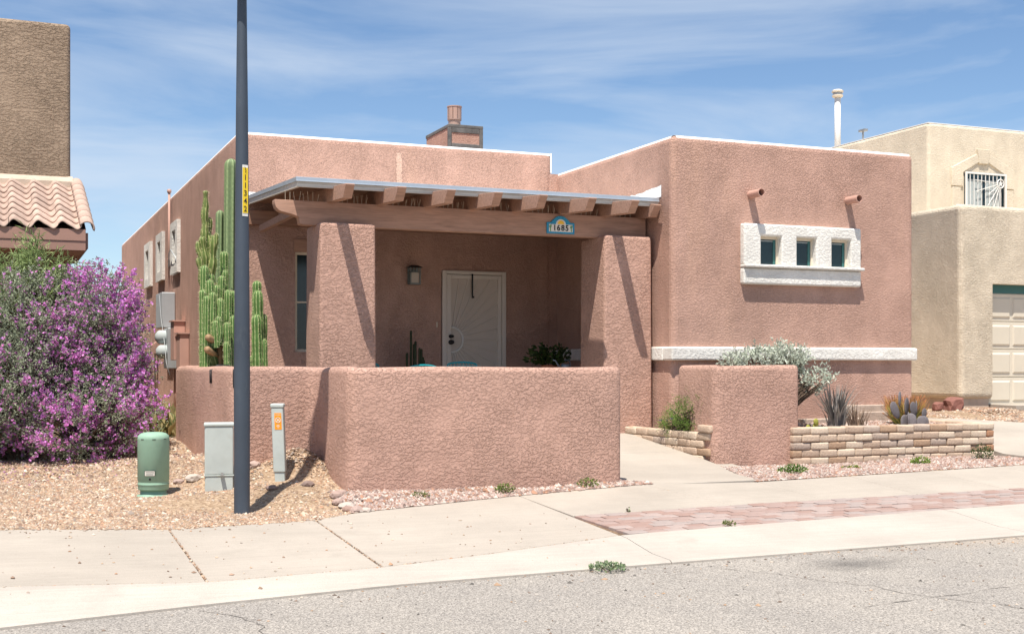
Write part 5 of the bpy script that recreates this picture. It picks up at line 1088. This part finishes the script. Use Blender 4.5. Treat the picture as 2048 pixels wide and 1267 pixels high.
pads('prickly_pear', 'small yellow-green prickly pear beside the short stucco wall', (10.16, 13.72, -0.95), [(0, 0, 0, 0.045, 0.075, 0.1, 0.3), (-0.07, 0.02, 0, 0.04, 0.06, -0.3, 0.1), (0.05, 0.03, 0.05, 0.045, 0.07, 0.3, 0.6), (0.01, -0.02, 0.1, 0.04, 0.05, -0.1, 0)], (0.34, 0.33, 0.06))
# weeds
def weed(x, y, z, r, h, n, col, label, fl=None):
    t = thing('weed', label, 'weed', (x, y, z)); a = rng.uniform(0, 2*math.pi, n); rr = r*np.sqrt(rng.uniform(0, 1, n)); hh_ = h*rng.uniform(0.1, 1, n)*(1-0.5*(rr/r)**2)
    p = np.stack([x+rr*np.cos(a), y+rr*np.sin(a)*0.8, z+hh_], 1); d = np.stack([np.cos(a)*0.7, np.sin(a)*0.7, 0.5+0*a], 1)+rng.normal(size=(n, 3))*0.6
    leaf_mesh('leaves', p, d, 0.028, 0.017, jitter_cols(col, n, 0.45), M['leaf'], t, 0.2)
    q = MB()
    for k in range(7): aa = random.uniform(0, 6.28); q.tube([(x, y, z-0.02), (x+r*0.5*math.cos(aa), y+r*0.5*math.sin(aa), z+h*0.6)], 0.003, 4, False)
    q.build('stalks', M['bark'], t)
G1, G2 = (0.10, 0.19, 0.03), (0.17, 0.22, 0.06)
weed(8.85, 12.38, -1.345, 0.19, 0.12, 420, G1, 'round leafy green weed in gravel under the short wall')
weed(9.85, 12.55, -1.345, 0.13, 0.06, 160, (0.2, 0.26, 0.05), 'low pale green weed in gravel mid planter')
weed(11.2, 12.85, -1.34, 0.13, 0.11, 260, (0.17, 0.27, 0.04), 'bright green weed in gravel against the planter blocks')
weed(12.38, 12.98, -1.335, 0.16, 0.24, 300, (0.06, 0.10, 0.035), 'dark taller weed by the rusty planter corner')
weed(3.90, 11.72, -1.385, 0.10, 0.10, 130, (0.14, 0.19, 0.05), 'small weed in pink gravel near the wall corner')
weed(4.86, 11.84, -1.37, 0.11, 0.12, 170, G2, 'leafy weed in pink gravel under the middle of the courtyard wall')
weed(5.86, 11.90, -1.35, 0.12, 0.11, 150, G2, 'two-stemmed weed in pink gravel near the path')
weed(4.35, 8.50, -1.60, 0.14, 0.05, 220, (0.24, 0.30, 0.17), 'grey-green weed growing out of the kerb edge')
weed(6.2, 9.66, -1.49, 0.06, 0.03, 40, (0.2, 0.24, 0.08), 'tiny weed between kerb and brick pavers')
weed(5.6, 10.52, -1.45, 0.015, 0.07, 9, (0.12, 0.17, 0.06), 'thin sprout in the sidewalk joint')
# dry grass by the side wall
n = 3200; p = np.stack([rng.uniform(1.75, 2.7, n), rng.uniform(18.3, 25, n), np.zeros(n)], 1); p[:, 2] = zy(p[:, 0], p[:, 1]); d = rng.normal(size=(n, 3))*0.4+np.array([0, 0, 1.0])
o = leaf_mesh('dry_grass', p, d, rng.uniform(0.12, 0.5, n), 0.012, np.where(rng.random((n, 1)) < 0.6, np.array([[0.42, 0.34, 0.16]]), np.array([[0.22, 0.25, 0.09]]))*rng.uniform(0.7, 1.2, (n, 1)), M['leaf'], None, 0.3); o['kind'] = 'stuff'; tag(o, 'dry yellow grass along the side of the pink house', 'grass')
# ---------------------------------------------------------------- gravel
n = 2600; p = np.stack([rng.normal(0.7, 0.9, n), rng.normal(15.5, 0.8, n), np.zeros(n)], 1); p = p[p[:, 0] < 2.2]; n = len(p); p[:, 2] = zy(p[:, 0], p[:, 1])+0.012
lt_ = np.array([(0.24, 0.17, 0.10), (0.34, 0.25, 0.15), (0.15, 0.10, 0.07), (0.45, 0.22, 0.40)])[rng.integers(0, 4, n)]*rng.uniform(0.7, 1.2, (n, 1))
o = leaf_mesh('leaf_litter', p, rng.normal(size=(n, 3))*np.array([1, 1, 0.15]), rng.uniform(0.015, 0.04, n), 0.014, lt_, M['leaf'], None); o['kind'] = 'stuff'; tag(o, 'dry leaves and fallen petals under the sage shrubs', 'leaf litter')
def scatter(n, u0, u1, v0, v1, ok, zf):
    u = rng.uniform(u0, u1, n); v = rng.uniform(v0, v1, n); k = ok(u, v); u, v = u[k], v[k]; return np.stack([u, v, zf(u, v)], 1)
def back(u): return np.interp(u, R2U, R2V)
BR = [(0.38, 0.27, 0.19), (0.43, 0.315, 0.225), (0.30, 0.205, 0.145), (0.48, 0.37, 0.28), (0.22, 0.15, 0.11), (0.55, 0.46, 0.37), (0.30, 0.245, 0.205), (0.40, 0.235, 0.15), (0.33, 0.22, 0.16)]
outside = lambda u, v: (v > back(u)+rng.uniform(-0.05, 0.06, len(u))) & ~((u > 2.34) & (v > 13.42)) & ~((u > 3.27) & (v > 12.04)) & ~((u > 3.0) & (v < 11.95) & (u > 3.1))
sandy = lambda u, v: rng.random(len(u)) > 0.85*np.exp(-(((u-1.9)/0.75)**2+((v-12.2)/0.55)**2))+0.55*np.exp(-(((u-2.8)/0.4)**2+((v-12.1)/0.6)**2))+0.25*(np.sin(u*2.3+1)*np.sin(v*2.9+u)>0.45)
outside_ = lambda u, v: outside(u, v) & sandy(u, v)
p1 = scatter(85000, -3.2, 3.3, 10.6, 14.2, outside_, zy); p2 = scatter(22000, -4, 3.3, 14.2, 19, outside, zy)
pts = np.concatenate([p1, p2]); stones('yard_gravel', pts, np.concatenate([rng.gamma(2.2, 0.0036, len(p1))+0.003, rng.gamma(4, 0.0035, len(p2))+0.006]), BR, 'brown and orange gravel covering the left yard', 'gravel')
PK = [(0.36, 0.26, 0.222), (0.40, 0.30, 0.26), (0.30, 0.20, 0.165), (0.46, 0.39, 0.34), (0.22, 0.16, 0.14), (0.37, 0.275, 0.24), (0.50, 0.43, 0.38), (0.33, 0.185, 0.125)]
pa = scatter(14000, 3.05, 6.62, 11.1, 12.05, lambda u, v: v > back(u)+0.0, lambda u, v: zy(u, v)+0.004)
pb_ = scatter(26000, 7.95, 13.3, 11.7, 13.40, lambda u, v: (v > back(u)+0.01) & (u > 7.93+(v-11.76)*0.27), lambda u, v: zy(u, v)+0.005)
stones('pink_gravel', pa, rng.gamma(5, 0.0032, len(pa))+0.006, PK, 'pink gravel strip along the courtyard wall', 'gravel')
stones('pink_gravel', pb_, rng.gamma(4, 0.0032, len(pb_))+0.005, PK, 'pink gravel strip in front of the block planter', 'gravel')
pc = scatter(9000, 9.0, 12.85, 13.52, 15.0, lambda u, v: (u < 12.82), lambda u, v: -0.93+(v-13.5)*0.045); stones('pink_gravel', pc, rng.gamma(4, 0.004, len(pc))+0.006, PK, 'pink gravel filling the block planter', 'gravel')
pd_ = scatter(14000, 13.0, 18.5, 14.8, 17.5, lambda u, v: (v > np.interp(u, [13.06, 14.1, 15.3, 17, 23], [16.55, 16.0, 15.2, 14.9, 14.8])) & ~((u > 16.95) & (v > 16.95)), zy); stones('side_gravel', pd_, rng.gamma(4, 0.0045, len(pd_))+0.006, BR, 'brown gravel between driveway and beige wall', 'gravel')
# cobbles at the wall corner, stray pebbles
cob = [(3.08, 11.5, 0.07), (3.06, 11.38, 0.06), (3.12, 11.28, 0.065), (3.02, 11.62, 0.06), (3.05, 11.80, 0.07), (3.13, 11.90, 0.055), (3.2, 11.25, 0.05), (2.9, 12.35, 0.06), (2.52, 12.3, 0.05), (2.35, 13.1, 0.09), (1.9, 13.3, 0.08), (2.5, 13.15, 0.07), (1.75, 13.35, 0.05)]
for k, (x, y, s_) in enumerate(cob):
    bm = bmesh.new(); bmesh.ops.create_icosphere(bm, subdivisions=2, radius=1)
    for v in bm.verts: r = 1+random.uniform(-.13, .13); v.co = Vector((v.co.x*s_*r*1.2, v.co.y*s_*r, v.co.z*s_*0.62*r))
    me = bpy.data.meshes.new('cobble'); bm.to_mesh(me); bm.free(); a_ = me.color_attributes.new('Col', 'FLOAT_COLOR', 'POINT'); c = random.choice(PK[:6]); 
    for i in range(len(me.vertices)): a_.data[i].color = (c[0], c[1], c[2], 1)
    me.materials.append(M['stone']); o = bpy.data.objects.new('cobble', me); COL.objects.link(o); o.location = (x, y, float(zy(x, y))+s_*0.25); o.rotation_euler.z = random.uniform(0, 6)
    tag(o, 'pale pinkish cobble edging the pink gravel at the courtyard wall corner' if k < 8 else 'pale rock lying in the brown gravel behind the pedestals', 'cobble', 'cobbles edging the pink gravel' if k < 8 else 'loose rocks in the brown gravel')
def strip_z(u, v):
    out = np.empty(len(u))
    for i, (a, b) in enumerate(zip(u, v)):
        if b < r0(a): out[i] = r0(a, 2)-0.018
        elif b < r1(a): t = (b-r0(a))/(r1(a)-r0(a)); out[i] = r0(a, 2)+(r1(a, 2)-r0(a, 2))*np.interp(t, [0, .35, .65, .86, 1], [0.05, .22, .62, .93, 1])
        else: t = (b-r1(a))/(r2(a)-r1(a)); out[i] = r1(a, 2)+(r2(a, 2)-r1(a, 2))*t+0.002
    return out
pe = np.concatenate([scatter(260, -3, 4.9, 8.4, 10.9, lambda u, v: v < back(u), strip_z), scatter(500, -3, 3.2, 10.5, 10.95, lambda u, v: (v < back(u)) & (rng.random(len(u)) < np.exp(-(back(u)-v)/0.12)), strip_z)])
stones('pebbles', pe, rng.gamma(2, 0.0032, len(pe))+0.003, BR, 'stray pebbles scattered on the sidewalk and kerb', 'pebble')
jp = np.concatenate([np.stack([np.full(160, j)+rng.normal(size=160)*0.006, rng.uniform(8.7, 10.8, 160), np.zeros(160)], 1) for j in (1.33, 2.63)]+[np.stack([(uu_ := rng.uniform(-3, 4.9, 420)), np.array([r1(x) for x in uu_])+0.006+rng.normal(size=420)*0.006, np.zeros(420)], 1)]); jp[:, 2] = strip_z(jp[:, 0], jp[:, 1])-0.006
stones('joint_gravel', jp, rng.gamma(3, 0.002, len(jp))+0.003, BR, 'gravel caught in the sidewalk joints', 'gravel')
pf = np.concatenate([scatter(900, -3, 12, 5.0, 8.6, lambda u, v: v < np.array([r0(a) for a in u])-0.03, strip_z), scatter(2600, -3, 12, 8.1, 8.75, lambda u, v: (v < np.array([r0(a) for a in u])-0.01) & (rng.random(len(u)) < np.exp(-(8.62-v)/0.12)), strip_z)])
stones('road_grit', pf, rng.gamma(3, 0.0026, len(pf))+0.002, [(0.12, 0.11, 0.1), (0.3, 0.27, 0.24), (0.42, 0.36, 0.3), (0.2, 0.15, 0.12), (0.4, 0.27, 0.18)], 'loose grit along the edge of the asphalt', 'grit')

for o in S.objects:
    if o.parent is None and o.type in ('MESH', 'EMPTY'): o.location.z += EYE
